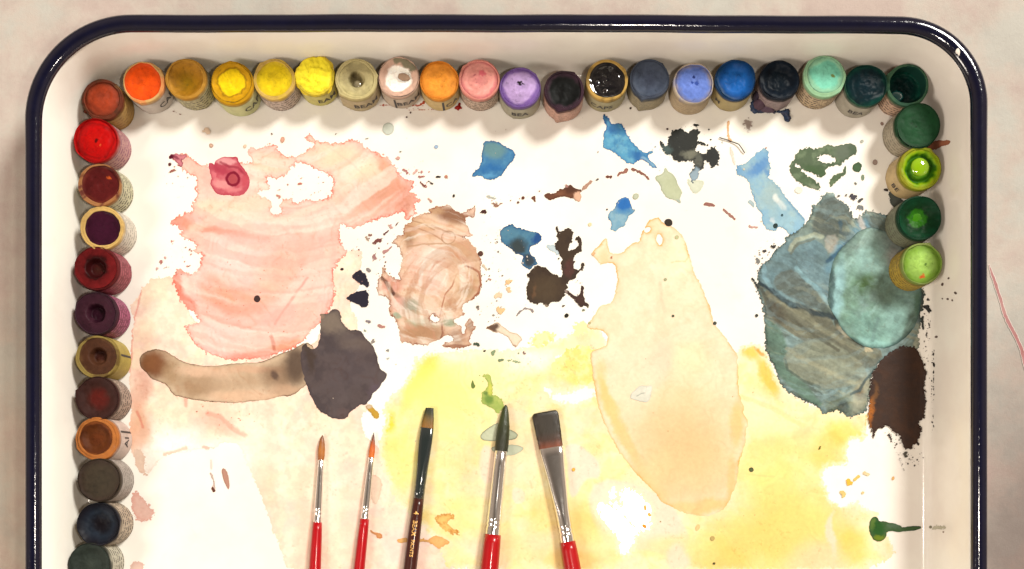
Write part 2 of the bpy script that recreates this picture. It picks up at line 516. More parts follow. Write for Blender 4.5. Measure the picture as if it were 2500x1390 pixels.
_seed = [100]
def stain(crop, pts, color, label=None, holes=(), smooth=1, amp=3.0, scale=14, edge=None, ew=4.0, es=0.7,
          feats=(), mott=(), step=None, layer=1, mat=None, thick=0.0, name="paint_stain", parent=None,
          fade=0.0, g=G, kind=None, warp=0.0, category=None, octv=4, strk=(), tide=1.0, gran=1.0, rag=1.0, fw=1.0, fadecol=None):
    _seed[0] += 11; sd = _seed[0]
    ox, oy, cs = CROP[crop]
    polys = pts if isinstance(pts[0][0], (tuple, list)) else [pts]
    PL = [chaikin(cv(crop, p), smooth) for p in polys]
    HL = [chaikin(cv(crop, p), 1) for p in holes]
    allp = np.vstack(PL)
    x0, y0 = allp.min(0) - amp - 4; x1, y1 = allp.max(0) + amp + 4
    if step is None:
        step = 1.1 if max(x1 - x0, y1 - y0) < 130 else (1.5 if max(x1 - x0, y1 - y0) < 300 else 2.1)
    xs = np.arange(x0, x1, step); ys = np.arange(y0, y1, step)
    X, Y = np.meshgrid(xs, ys)
    Xw = X + warp * (fbm(X, Y, 30, sd + 3) - 0.5) if warp else X
    Yw = Y + warp * (fbm(X, Y, 30, sd + 4) - 0.5) if warp else Y
    f = np.full(X.shape, -1e9)
    for P in PL: f = np.maximum(f, poly_sdf(Xw, Yw, P))
    for P in HL: f = np.minimum(f, -poly_sdf(Xw, Yw, P) - 0.2)
    n1 = np.clip((fbm(X, Y, scale, sd, 3, 0.6) - 0.5) * 3.2, -1, 1)
    n2 = np.abs(fbm(X, Y, 9.0, sd + 2, 3, 0.6) - 0.5) * 5.0 - 0.55
    n3 = np.clip((fbm(X, Y, 3.6, sd + 3, 2, 0.6) - 0.5) * 3.2, -1, 1)
    f = f + 0.75 * amp * n1 + rag * min(amp, 4) * (1.7 * n2 + 0.75 * n3)
    r = march(xs, ys, f)
    if r is None: return None
    vx, vy, vf, faces = r
    # colour field
    c = np.tile(lin(color) * g, (len(vx), 1))
    big = max(x1 - x0, y1 - y0)
    wk = min(1.0, big / 160.0) * fw
    wx = vx + wk * (22 * (fbm(vx, vy, 24, sd + 5) - 0.5) + 10 * (fbm(vx, vy, 6, sd + 7, 3, 0.7) - 0.5)); wy = vy + wk * (22 * (fbm(vx, vy, 24, sd + 6) - 0.5) + 10 * (fbm(vx, vy, 6, sd + 8, 3, 0.7) - 0.5))
    if big > 260: wx = wx + fw * 46 * (fbm(vx, vy, 80, sd + 14, 2) - 0.5); wy = wy + fw * 46 * (fbm(vx, vy, 80, sd + 15, 2) - 0.5)
    for mc, ms, ma in mott:
        w = sstep(0.42, 0.66, fbm(vx, vy, ms, sd + int(ms) * 3 + 1)) * ma
        c = c + (lin(mc) * g - c) * w[:, None]
    def strokes(c):
        for sk_ in strk:
            if sk_[0] != 'c': continue                         # strokes curling round a centre
            _, ccx, ccy, sl, sw, scol, sa_ = sk_
            dx, dy = wx - ccx, wy - ccy; rr = np.hypot(dx, dy); aa = np.arctan2(dy, dx)
            w = sstep(0.50, 0.64, fbm(np.cos(aa) * sl + rr / 300, np.sin(aa) * sl + rr / sw, 1.0, sd + 50 + int(sw), 4, 0.55) * 0.45 + 0.55 * fbm(rr / sw + 5, aa * 0.6 + 3, 1.0, sd + 51 + int(sw), 3, 0.5)) * sa_
            c = c + (lin(scol) * g - c) * w[:, None]
        for an, sl, sw, scol, sa_ in [q for q in strk if q[0] != 'c']:     # bristle streaks
            a = math.radians(an); u_ = (wx * math.cos(a) + wy * math.sin(a)) / sl; v_ = (-wx * math.sin(a) + wy * math.cos(a)) / sw
            w = sstep(0.52, 0.68, fbm(u_, v_, 1.0, sd + int(an) + 60, 4, 0.6)) * sa_ * sstep(0.35, 0.6, fbm(vx, vy, 60, sd + int(an) + 70, 2))
            c = c + (lin(scol) * g - c) * w[:, None]
        return c
    if thick: c = strokes(c)
    for ft in feats:
        if ft[0] == 'b':                                   # soft elliptical patch
            _, bx, by, rx, ry, rot, bc, bs, soft = ft
            bx, by = ox + bx / cs, oy + by / cs; rx /= cs; ry /= cs
            a = math.radians(rot); ca, sa = math.cos(a), math.sin(a)
            dx, dy = wx - bx, wy - by
            e = np.hypot((dx * ca + dy * sa) / rx, (-dx * sa + dy * ca) / ry)
            w = (1 - sstep(1 - soft, 1 + soft, e)) * bs
        elif ft[0] == 'r':                                 # ring
            _, bx, by, rr, wd, bc, bs = ft
            bx, by = ox + bx / cs, oy + by / cs
            e = np.abs(np.hypot(vx - bx + (wx - vx) * .3, vy - by + (wy - vy) * .3) - rr / cs) / (wd / cs)
            w = (1 - sstep(0.4, 1.2, e)) * bs
        elif ft[0] == 'p':                                 # polygon patch with darker border
            _, pp, bc, bs, soft = ft
            dd = poly_sdf(vx + (wx - vx) * 0.35, vy + (wy - vy) * 0.35, chaikin(cv(crop, pp), 1))
            w = sstep(-soft, soft, dd) * bs
        else:                                              # line
            _, lp, wd, bc, bs = ft
            lp = cv(crop, lp); dd = np.full(len(vx), 1e9)
            for i in range(len(lp) - 1):
                d1, _ = seg_dist(vx + (wx - vx) * .3, vy + (wy - vy) * .3, lp[i], lp[i + 1]); dd = np.minimum(dd, d1)
            wdn = (wd / cs) * (0.55 + 0.9 * fbm(vx, vy, 12, sd + 9))
            w = (1 - sstep(wdn * 0.35, wdn * 1.1, dd)) * bs
        tgt = np.array(ENAMEL) * 0.97 if bc is None else lin(bc) * g
        c = c + (tgt - c) * w[:, None]
    if not thick: c = strokes(c)
    elif strk:
        c = c * 0.5 + strokes(c) * 0.5
        c = c * (1 + 0.55 * (fbm(vx, vy, 11, sd + 95, 4, 0.65) - 0.5) + 0.7 * (fbm(vx + vy * 0.5, (vy - vx * 0.5) * 3, 46, sd + 96, 4, 0.6) - 0.5))[:, None]
    if big > 120:                                          # tide lines and granulation left by the drying water
        tn = fbm(vx, vy, min(150, big / 2.2), sd + 81, 4, 0.5)
        gate = sstep(0.40, 0.62, fbm(vx, vy, 70, sd + 82, 2))
        for lv in (0.44, 0.53, 0.61):
            w = np.exp(-np.abs(tn - lv) / 0.008) * gate * tide * sstep(0.4, 0.62, fbm(vx, vy, 28, sd + 84, 2))
            c = c * (1 - w[:, None] * np.array([0.05, 0.13, 0.17]))
            w2 = sstep(0.0, 0.035, tn - lv) * (1 - sstep(0.035, 0.12, tn - lv)) * gate * tide
            c = c * (1 + w2[:, None] * np.array([0.04, 0.07, 0.09]))
        pk = sstep(0.66, 0.80, fbm(vx, vy, 6.5, sd + 85, 3, 0.6)) * sstep(0.45, 0.65, fbm(vx, vy, 50, sd + 86, 2)) * 0.30 * gran
        c = c * (1 - pk[:, None] * np.array([0.35, 0.6, 0.7]))
    gr = 1 + 0.12 * (fbm(vx, vy, 7, sd + 31, 3) - 0.5) + 0.10 * (fbm(vx, vy, 40, sd + 32, 3) - 0.5)
    c = c * gr[:, None]
    if edge is not None:
        em_ = np.clip(-0.35 + 2.7 * fbm(vx, vy, 34, sd + 12), 0.12, 1.5)
        w = np.clip(np.exp(-np.maximum(vf, 0) / ew) * es * em_, 0, 1)
        c = c + (lin(edge) * g - c) * w[:, None]
    if fade > 0:
        w = 1 - sstep(0, fade, vf)
        w = w * np.clip(-0.4 + 2.6 * fbm(vx, vy, 60, sd + 90, 3), 0, 1) if fadecol else w
        c = c + ((np.array(ENAMEL) * 0.97 if fadecol is None else lin(fadecol) * g) - c) * w[:, None]
    c = np.clip(c, 0, 0.86)
    # project down to the tray surface
    if parent is not table:
        tx, ty, z = project(vx, vy)
    else:
        z = np.full(len(vx), -9.0); fct = 1 - z / HC
        tx = NX + (vx - NX) * fct; ty = NY + (vy - NY) * fct
    zz = z + 0.25 + 0.16 * layer + 0.004 * (sd - 100) / 11
    if thick:
        zz = zz + thick * sstep(0, 6, vf) * (0.6 + 0.8 * fbm(vx, vy, 16, sd + 21))
    v = np.column_stack([(tx - NX) * S, (NY - ty) * S, zz * S])
    kw = {}
    if label: kw['label'] = label
    if kind: kw['kind'] = kind
    if category: kw['category'] = category
    return mesh_obj(name, v, faces, mat or M_wash, tray if parent is None else (parent or None), colors=c, **kw)

def seg(a, b, w0, w1=None, bend=0):
    w1 = w0 if w1 is None else w1
    dx, dy = b[0] - a[0], b[1] - a[1]; l = math.hypot(dx, dy) + 1e-6
    nx_, ny_ = -dy / l, dx / l; m = ((a[0] + b[0]) / 2 + nx_ * bend, (a[1] + b[1]) / 2 + ny_ * bend)
    wm = (w0 + w1) / 2 * 1.1
    return [(a[0] + nx_ * w0 / 2, a[1] + ny_ * w0 / 2), (m[0] + nx_ * wm / 2, m[1] + ny_ * wm / 2), (b[0] + nx_ * w1 / 2, b[1] + ny_ * w1 / 2),
            (b[0] - nx_ * w1 / 2, b[1] - ny_ * w1 / 2), (m[0] - nx_ * wm / 2, m[1] - ny_ * wm / 2), (a[0] - nx_ * w0 / 2, a[1] - ny_ * w0 / 2)]

def ell(cx, cy, rx, ry=None, rot=0, n=12):
    ry = ry or rx; a0 = math.radians(rot)
    return [(cx + rx * math.cos(t) * math.cos(a0) - ry * math.sin(t) * math.sin(a0),
             cy + rx * math.cos(t) * math.sin(a0) + ry * math.sin(t) * math.cos(a0)) for t in [2 * math.pi * i / n for i in range(n)]]

# ---- washes, bottom layer first
PALE = [(318,745),(330,738),(345,705),(362,690),(372,680),(400,680),(420,672),(440,700),(470,780),(500,800),(560,860),(650,870),(760,850),(800,780),
        (812,700),(812,660),(835,622),(868,608),(884,618),(882,660),(880,700),(852,735),(856,760),(880,785),(860,900),(905,1000),(880,1010),(885,1060),(915,1080),(950,1130),
        (990,1190),(1040,1240),(1090,1290),(1130,1340),(1140,1400),(700,1400),(690,1345),(665,1290),(645,1230),(625,1180),(605,1140),(595,1105),(580,1084),(560,1077),
        (535,1083),(520,1098),(480,1095),(430,1108),(400,1112),(375,1140),(362,1158),(340,1140),(318,1100),(312,1060),(322,1000),(315,940),(318,850),(328,780)]
stain('P', PALE, (255,236,214), "very pale cream pink wash under the thinner brushes", amp=2.5, scale=22, edge=(240,190,165), ew=2.0, es=0.35, step=2.2, layer=0, g=0.71, tide=0.6,
      mott=[((250,210,195),70,0.75),((252,226,190),40,0.4),((240,180,165),16,0.22)],
      feats=[('b',450,1110,120,46,0,None,0.95,0.6),('b',370,1120,60,60,0,None,0.8,0.6),('b',560,1140,70,60,0,None,0.8,0.5),('b',600,1060,50,40,0,(255,242,222),0.7,0.6),('b',338,960,22,60,0,(240,170,145),0.6,0.6),('b',330,1060,30,55,-10,(245,180,140),0.65,0.6),('b',520,1010,60,35,20,(245,190,170),0.5,0.6),
             ('b',560,1040,40,16,30,(240,165,145),0.4,0.6),('b',650,1010,14,60,0,(244,185,165),0.4,0.7),('b',640,1180,30,60,-15,(250,200,170),0.5,0.6),
             ('b',745,1250,24,150,4,(252,205,180),0.55,0.6),('b',860,1250,22,150,6,(252,208,190),0.5,0.6),('b',980,1330,60,60,0,(252,215,205),0.6,0.6),
             ('b',560,1200,30,80,0,(255,240,215),0.5,0.7),('b',800,1180,30,120,3,(255,240,215),0.7,0.6),
             ('l',[(455,960),(456,990)],6,(235,140,125),0.5),('l',[(510,1010),(540,1015),(570,1045),(600,1062)],7,(238,150,130),0.5),
             ('l',[(332,1010),(340,1030),(345,1045)],5,(225,120,100),0.6),('l',[(341,700),(330,780),(322,850),(316,905)],3,(235,140,130),0.7),
             ('l',[(400,1112),(430,1105),(455,1095)],5,(235,180,155),0.7),('l',[(500,1090),(530,1100)],5,(225,160,145),0.7)])
stain('P', [(320,1205),(335,1198),(345,1212),(365,1235),(380,1250),(372,1265),(350,1275),(335,1270),(325,1258),(322,1230)], (248,205,190), amp=3, edge=(235,160,145), es=0.5, layer=0, mott=[((240,180,165),25,0.5)])
stain('P', [(318,1375),(335,1368),(352,1380),(352,1400),(318,1400)], (250,215,200), amp=2, edge=(240,180,160), es=0.4, layer=0)
stain('P', [(322,1100),(345,1095),(356,1120),(352,1150),(364,1166),(335,1150)], (252,222,200), amp=2, edge=(240,190,165), es=0.4, layer=0)

YEL = [(1012,872),(1022,880),(1032,870),(1050,862),(1102,860),(1180,853),(1230,858),(1290,848),(1330,838),(1372,830),(1400,812),(1432,800),(1440,790),(1470,800),(1500,900),(1700,1000),(1790,900),(1800,870),
       (1804,850),(1822,841),(1840,838),(1856,842),(1870,856),(1880,880),(1900,930),(1960,985),(2050,1000),(2110,1008),(2124,1014),(2122,1040),(2114,1064),(2108,1082),(2096,1076),(2078,1073),
       (2074,1092),(2066,1112),(2068,1134),(2040,1138),(2014,1141),(2010,1160),(2016,1188),(2022,1207),(2040,1230),(2062,1240),(2074,1228),(2092,1224),(2104,1238),(2120,1243),(2144,1247),
       (2146,1262),(2130,1275),(2134,1290),(2160,1300),(2180,1330),(2182,1356),(2160,1372),(2130,1380),(2118,1400),(1090,1400),(1078,1345),(1040,1292),(1000,1255),(960,1222),(938,1150),(925,1100),(928,1068),(940,1040),(944,1020),
       (930,1005),(948,985),(962,960),(985,940),(996,915),(1008,905)]
stain('P', YEL, (255,240,176), "large yellow wash running under the brushes and the peach oval", amp=4, scale=26, edge=(250,204,90), ew=5, es=0.55, fade=16, fadecol=(255,246,214), step=2.0, layer=1, g=0.65, tide=0.7,
      mott=[((255,232,176),90,0.6),((255,248,205),50,0.7),((255,226,204),60,0.5),((254,214,120),34,0.25)],
      holes=[cv('P',h) for h in [
        [(1455,1235),(1478,1228),(1500,1240),(1525,1262),(1545,1285),(1560,1300),(1545,1310),(1542,1335),(1525,1355),(1514,1338),(1508,1300),(1490,1290),(1470,1262)],[(1482,1226),(1510,1228),(1522,1240),(1512,1200),(1530,1190),(1552,1202),(1575,1222),(1590,1250),(1585,1290),(1565,1300),(1545,1280),(1515,1250)],[(1486,1212),(1494,1190),(1504,1192),(1506,1208),(1494,1216)],  # lamp glare on the floor, shaped as white gaps in the wash
        [(1330,945),(1352,958),(1380,962),(1402,957),(1422,948),(1442,946),(1455,962),(1440,970),(1428,976),(1405,983),(1385,985),(1350,976),(1338,962)],
        [(1350,872),(1372,868),(1400,874),(1425,884),(1428,896),(1400,902),(1370,894)]]],
      fw=0.6, feats=[('p',[(1376,1092),(1398,1082),(1420,1090),(1436,1112),(1456,1125),(1467,1150),(1462,1168),(1436,1168),(1420,1180),(1410,1210),(1392,1216),(1388,1150)],(253,230,208),0.95,4),('p',[(1430,1190),(1500,1165),(1620,1210),(1680,1290),(1690,1340),(1640,1360),(1560,1340),(1500,1350),(1450,1300)],(253,228,206),0.9,6),('p',[(1165,1115),(1190,1080),(1215,1120),(1210,1180),(1175,1180)],(254,226,204),0.9,5),('p',[(1250,1190),(1285,1200),(1280,1235),(1250,1230)],(254,230,210),0.9,3),('b',1240,880,120,26,0,None,0.8,0.7),('b',1140,870,90,16,0,None,0.7,0.7),('b',1040,890,24,44,35,(255,224,60),0.75,0.6),('b',1000,960,18,60,25,(255,238,120),0.7,0.6),('b',945,1035,16,24,0,(255,225,50),0.9,0.5),('b',1065,940,70,60,0,(255,250,130),0.8,0.6),
             ('b',1100,1010,80,80,0,(255,250,160),0.7,0.6),('b',980,1120,50,70,0,(255,242,120),0.55,0.6),('b',1180,900,90,40,0,(255,252,175),0.7,0.6),
             ('b',1020,1280,50,30,0,(255,218,120),0.6,0.6),('b',1120,1260,60,50,0,(255,236,150),0.6,0.6),('b',1270,1120,60,90,0,(255,228,190),0.7,0.6),
             ('b',1330,1250,50,50,0,(252,205,95),0.55,0.6),('b',1145,1150,24,90,0,(254,214,160),0.5,0.7),('b',1290,1340,80,40,0,(254,222,160),0.6,0.6),
             ('b',1420,1290,40,60,0,(253,208,110),0.7,0.5),('b',1400,1370,60,30,0,(250,198,85),0.7,0.5),('b',1480,1330,60,40,0,(255,230,160),0.7,0.5),
             ('b',1410,920,50,18,0,(255,232,120),0.7,0.5),('b',1835,862,26,18,20,(255,208,90),0.9,0.5),('l',[(1846,850),(1858,862),(1874,872)],5,(245,150,30),0.8),
             ('b',1880,920,14,50,-25,(255,196,60),0.8,0.5),('b',1850,985,40,30,20,(255,240,200),0.9,0.6),('b',1900,1040,90,30,20,(255,246,190),0.9,0.6),
             ('b',1900,1090,70,30,-10,(254,226,160),0.7,0.6),('b',1960,1060,20,16,0,(250,205,150),0.7,0.5),('b',2060,1060,50,30,0,(254,222,110),0.8,0.5),
             ('l',[(2118,1015),(2114,1050),(2108,1080)],5,(245,175,50),0.8),('b',2020,1100,40,50,0,(254,214,100),0.7,0.6),('b',1880,1200,70,60,0,(250,228,130),0.7,0.6),
             ('b',1880,1300,170,80,-15,(244,214,112),0.9,0.7),('b',1760,1360,60,40,0,(240,205,105),0.7,0.6),('b',1980,1290,80,60,0,(248,222,130),0.8,0.7),('b',1900,1130,110,70,0,(252,226,130),0.6,0.7),('b',2000,1370,70,50,0,(238,215,170),0.7,0.5),
             ('b',2080,1330,40,60,0,(252,212,90),0.7,0.5),('b',1640,1340,80,30,0,(252,222,150),0.7,0.6),('b',1660,1370,28,40,0,(240,222,195),0.9,0.4),
             ('b',2030,1300,8,50,3,(238,226,200),0.85,0.5),('l',[(1750,945),(1900,1000),(1960,1040)],8,(252,225,150),0.5),('l',[(1830,1160),(1890,1165)],3,(235,200,130),0.4)])
stain('P', [(1395,852),(1428,842),(1448,850),(1455,900),(1444,945),(1400,930),(1350,905),(1345,880)], (255,244,170), amp=8, scale=22, layer=1, mott=[((255,230,120),25,0.7)])
stain('P', [(1295,830),(1318,812),(1350,812),(1358,822),(1340,832),(1320,850),(1302,848)], (255,248,190), amp=5, scale=14, layer=1, mott=[((250,228,110),14,0.5)])
stain('P', [(1395,795),(1420,785),(1436,790),(1430,815),(1405,822)], (255,250,185), amp=5, scale=14, layer=1)

OVAL = [(1566,570),(1580,548),(1592,536),(1606,531),(1614,540),(1618,548),(1630,548),(1645,556),(1660,568),(1670,585),(1680,612),(1686,635),(1692,665),(1706,688),(1714,704),(1722,725),(1734,750),(1738,775),(1750,800),(1766,818),(1782,842),(1802,868),
        (1800,890),(1804,915),(1802,945),(1806,975),(1818,992),(1814,1010),(1829,1033),(1820,1050),(1820,1080),(1812,1110),(1804,1125),(1802,1150),(1796,1185),(1782,1220),(1764,1246),(1735,1260),(1705,1261),(1670,1252),(1640,1238),(1618,1228),(1600,1205),
        (1560,1165),(1530,1130),(1500,1085),(1478,1040),(1460,990),(1450,940),(1446,900),(1440,858),(1462,850),(1482,842),(1484,818),(1470,806),(1440,803),(1430,795),(1450,775),(1466,742),(1484,745),(1500,730),(1506,700),
        (1507,668),(1500,645),(1480,640),(1468,648),(1458,636),(1446,622),(1450,612),(1466,600),(1476,582),(1482,585),(1484,612),(1500,622),(1522,618),(1534,602),(1548,590),(1560,590)]
stain('P', OVAL, (255,234,204), "long peach oval puddle stain with an orange rim", amp=2.4, scale=18, edge=(246,170,84), ew=3.0, es=0.8, step=2.0, layer=2, g=0.65, tide=0.6, gran=0.4, rag=0.4, fw=0.7,
      mott=[((253,222,190),60,0.5),((255,238,205),80,0.5),((246,205,165),30,0.3)],
      holes=[[(1572,560),(1582,553),(1590,558),(1586,566),(1575,568)],[(1600,575),(1612,568),(1620,585),(1612,602),(1604,590)]],
      feats=[('b',1485,980,16,80,-12,(253,205,120),0.85,0.5),('b',1530,1090,16,70,-32,(253,200,110),0.85,0.5),('b',1590,1180,20,50,-48,(252,195,100),0.85,0.5),
             ('b',1700,1240,70,18,0,(246,198,100),0.85,0.5),('b',1780,1180,14,60,10,(240,195,105),0.8,0.5),('b',1805,1040,18,55,0,(254,196,110),0.9,0.5),
             ('b',1660,1080,150,190,0,(244,212,164),0.75,0.7),('b',1670,1100,100,110,0,(226,190,134),0.65,0.7),('b',1600,1150,40,40,0,(252,212,155),0.6,0.6),
             ('b',1700,1140,90,70,0,(236,200,144),0.5,0.7),('b',1610,880,30,60,15,(244,214,190),0.6,0.6),('b',1560,900,50,90,0,(255,230,200),0.6,0.6),
             ('l',[(1612,690),(1616,730),(1625,760)],6,(250,210,180),0.6),('b',1660,640,30,40,0,(255,244,205),0.7,0.5),('b',1475,625,16,20,0,(253,212,165),0.8,0.5),
             ('l',[(1640,643),(1672,641),(1684,620),(1680,590),(1660,565)],2,(240,205,150),0.6),('b',1590,560,20,16,0,(253,222,180),0.6,0.5),('b',1690,880,40,40,0,(255,240,195),0.6,0.6)])

PINK = [(605,365),(615,358),(628,364),(641,360),(656,354),(672,355),(676,366),(684,372),(696,382),(720,383),(744,376),(754,360),(768,362),(764,352),(752,343),(749,334),(756,332),(780,347),(809,352),(829,348),
        (850,341),(874,344),(889,358),(913,372),(944,384),(956,391),(956,398),(968,408),(974,425),(987,437),(1004,440),(1017,445),(1007,454),(1001,466),(1014,473),(1015,483),(1027,486),(1014,497),(1016,511),
        (1014,523),(999,538),(992,540),(987,516),(973,521),(942,531),(925,535),(903,543),(882,555),(862,555),(846,555),(836,545),(829,550),(830,588),(838,603),(850,613),(845,622),(823,642),(814,656),
        (814,680),(818,704),(817,723),(809,750),(797,769),(785,791),(765,800),(752,815),(746,832),(720,848),(672,867),(646,875),(615,878),(576,878),(550,877),(509,863),(485,848),(468,829),(454,803),(451,797),(468,791),
        (492,786),(480,771),(473,762),(449,747),(432,711),(418,678),(427,673),(430,658),(442,655),(451,666),(468,676),(485,658),(492,634),(495,622),(478,617),(480,603),(473,588),(444,581),(437,576),(449,567),(430,552),
        (413,545),(425,535),(435,526),(444,529),(454,517),(468,520),(471,511),(467,497),(480,487),(481,468),(477,449),(481,439),(475,430),(459,426),(444,413),(425,389),(418,382),(440,376),(454,377),(473,389),(487,401),
        (509,405),(545,400),(579,396),(622,400),(610,382)]
H1 = [(1440,580),(1470,540),(1540,570),(1620,550),(1690,510),(1720,440),(1780,400),(1870,420),(1930,460),(2020,490),(2090,530),(2150,590),(2125,640),(2120,740),(2040,780),(1940,795),(1870,760),(1790,820),(1740,810),(1720,760),
      (1640,770),(1590,820),(1620,900),(1600,930),(1510,925),(1510,850),(1490,770),(1380,750),(1370,700),(1500,680),(1490,630)]
stain('P', PINK, (252,216,202), "large salmon pink wash with ragged white gaps", amp=2.8, scale=12, edge=(228,120,102), ew=2.6, es=0.9, step=1.6, layer=2, g=0.64, fw=0.5, strk=(('c',700,180,1.6,26,(255,234,220),0.6),('c',700,180,1.4,20,(240,176,162),0.4),('c',640,640,1.3,18,(244,184,172),0.3)),
      holes=[cv('A',H1)],
      mott=[((249,204,196),60,0.6),((255,228,208),75,0.6),((242,182,172),22,0.25)],
      feats=[('b',850,400,90,40,20,(255,228,196),0.9,0.6),('b',820,470,30,30,0,(252,215,190),0.5,0.6),('b',650,395,60,22,0,(255,222,190),0.7,0.6),('b',540,505,70,20,0,(255,224,196),0.85,0.6),('b',640,495,70,18,-8,(255,224,200),0.7,0.6),
             ('b',950,425,16,50,-30,(244,160,125),0.75,0.6),('b',960,480,55,42,0,(228,160,132),0.85,0.6),('b',905,500,50,26,-25,(214,152,122),0.6,0.6),('b',990,500,20,40,0,(214,140,115),0.6,0.6),
             ('b',880,530,60,20,-15,(244,176,150),0.6,0.6),('b',830,480,40,16,-20,(252,192,168),0.5,0.6),('b',440,540,26,14,15,(242,150,122),0.85,0.5),('b',490,560,70,9,8,(242,158,132),0.8,0.6),('b',570,572,80,7,6,(240,160,140),0.7,0.6),
             ('b',760,560,90,60,-30,(250,200,188),0.6,0.6),('b',590,600,90,24,0,(253,212,205),0.7,0.6),('b',570,640,60,30,0,(254,220,212),0.85,0.5),
             ('b',700,660,50,60,30,(246,182,160),0.65,0.6),('l',[(470,560),(560,520),(700,540),(780,500),(860,450)],14,(255,232,212),0.5),('l',[(560,610),(660,600),(760,560),(810,500)],12,(255,226,212),0.5),('l',[(520,760),(600,775),(690,740),(760,640)],14,(255,224,212),0.55),('l',[(480,830),(560,850),(640,830),(720,780)],10,(255,226,214),0.5),('b',575,735,70,30,12,(240,160,128),0.9,0.4),('b',520,700,30,26,40,(240,165,140),0.6,0.5),
             ('b',640,725,40,30,-30,(246,172,142),0.5,0.6),('b',438,705,12,42,-25,(228,105,75),0.9,0.5),('b',468,745,14,26,-40,(226,110,80),0.8,0.5),('b',445,665,14,10,0,(238,140,120),0.7,0.5),
             ('b',560,810,80,30,0,(254,216,206),0.8,0.6),('b',760,690,40,50,0,(253,212,198),0.7,0.6),('b',560,783,70,8,12,(242,178,160),0.6,0.5),
             ('b',640,862,90,10,-4,(232,125,100),0.75,0.6),('b',700,842,40,16,-10,(232,150,112),0.75,0.6),('l',[(662,820),(668,840),(670,862)],5,(190,90,60),0.6),
             ('l',[(750,680),(700,750),(672,790)],4,(238,150,140),0.6),('l',[(812,660),(819,700),(812,745),(795,772)],4,(230,110,90),0.7),('b',470,470,16,40,0,(252,206,190),0.6,0.5)])
stain('A', [(465,340),(490,315),(520,325),(550,318),(590,335),(640,320),(650,340),(620,370),(600,380),(620,430),(590,455),(560,420),(530,385),(500,365),(475,360)], (225,140,150), "small dark plum corner smear", amp=1.2, scale=6, edge=(130,40,65), ew=2, es=0.8, layer=3,
      feats=[('b',490,340,36,28,0,(70,12,30),1.0,0.3),('b',545,355,40,14,30,(130,40,65),0.8,0.5)])
stain('A', [(870,420),(885,405),(912,412),(930,428),(940,390),(965,370),(1000,350),(1040,343),(1110,355),(1140,345),(1165,352),(1170,390),(1210,440),(1255,500),(1290,570),(1288,640),(1255,705),(1200,742),(1130,745),(1070,735),(1010,742),
      (950,720),(918,680),(895,630),(893,590),(905,560),(885,510)], (206,88,104), "rosy magenta blot with a darker ring", amp=1.0, rag=0.35, scale=9, edge=(186,60,82), ew=2.5, es=0.8, layer=3,
      mott=[((220,120,130),12,0.5)],
      feats=[('b',1050,390,110,42,8,(242,168,172),0.95,0.3),('b',1000,640,110,50,10,(244,160,160),0.9,0.4),('b',1140,690,90,26,-8,(238,140,145),0.8,0.5),('b',920,560,22,60,-10,(236,130,140),0.7,0.5),('b',985,470,100,50,15,(184,62,84),0.8,0.6),
             ('l',[(990,400),(1080,450),(1170,460),(1240,530)],16,(160,44,66),0.7),('b',1240,600,28,80,0,(206,84,96),0.7,0.5),('b',1118,572,58,58,0,(186,78,86),1,0.3),('r',1118,572,64,17,(138,24,52),1.0)])

stain('P', [(341,884),(342,872),(348,863),(365,855),(386,853),(406,858),(418,865),(444,882),(468,890),(504,895),(540,893),(564,888),(600,886),(632,885),(660,875),(684,865),(720,852),(745,834),(772,850),(762,900),(750,940),(735,950),(722,962),(705,968),(690,966),(660,975),(630,980),
      (600,982),(560,984),(500,980),(455,973),(440,968),(428,968),(412,948),(400,936),(388,932),(370,925),(356,910),(345,897)], (216,190,160), "long brown tail of wash ending in a rounded tip", amp=1.5, rag=0.35, scale=16, edge=(92,64,38), ew=1.5, es=0.95, layer=3, step=1.3, fw=0.4,
      mott=[((190,158,126),28,0.45),((230,202,174),40,0.6)],
      feats=[('b',378,888,36,32,0,(126,74,42),0.95,0.5),('b',372,878,20,22,0,(142,92,56),0.5,0.5),('b',420,905,22,30,0,(168,136,100),0.6,0.6),('b',480,935,50,26,10,(166,132,98),0.7,0.6),('b',500,905,60,14,5,(232,192,162),0.8,0.5),('b',620,900,70,10,0,(222,180,150),0.8,0.5),
             ('b',600,965,90,14,0,(232,192,160),0.8,0.5),('b',560,930,80,20,0,(196,164,134),0.6,0.6),('b',680,915,40,30,0,(140,110,86),0.8,0.6),('b',725,890,30,44,0,(96,78,66),0.95,0.5),('b',700,950,40,14,0,(206,168,138),0.7,0.5),('b',672,915,8,12,0,(74,56,54),0.7,0.5)])
stain('P', [(783,790),(784,776),(780,768),(790,766),(800,768),(810,757),(820,755),(830,760),(833,770),(832,782),(842,797),(856,808),(872,806),(884,812),(890,824),(898,834),(908,842),(914,855),(920,870),(924,890),(930,904),(948,914),(940,925),(932,938),(924,950),(912,958),(905,975),(892,990),
      (880,986),(872,996),(856,1004),(846,1022),(830,1024),(808,1020),(786,1008),(770,990),(758,965),(748,940),(738,905),(733,870),(738,845),(748,836),(752,850),(766,854),(776,846),(782,820)], (92,80,80), "big charcoal violet blot left of centre", amp=1.6, rag=0.35, scale=9, edge=(66,54,58), ew=3, es=0.5, layer=4, step=1.5,
      mott=[((98,86,86),40,0.6),((66,58,62),25,0.5)],
      feats=[('b',815,785,28,26,0,(134,120,108),0.9,0.6),('b',860,835,36,20,20,(112,98,92),0.8,0.6),('b',790,768,12,8,0,(170,140,118),0.9,0.5),('b',850,900,60,50,0,(90,78,80),0.6,0.6),('b',905,965,20,30,0,(100,84,96),0.7,0.5),('b',840,1010,40,14,0,(104,86,86),0.7,0.5),('b',750,860,14,40,0,(74,60,52),0.8,0.5)])
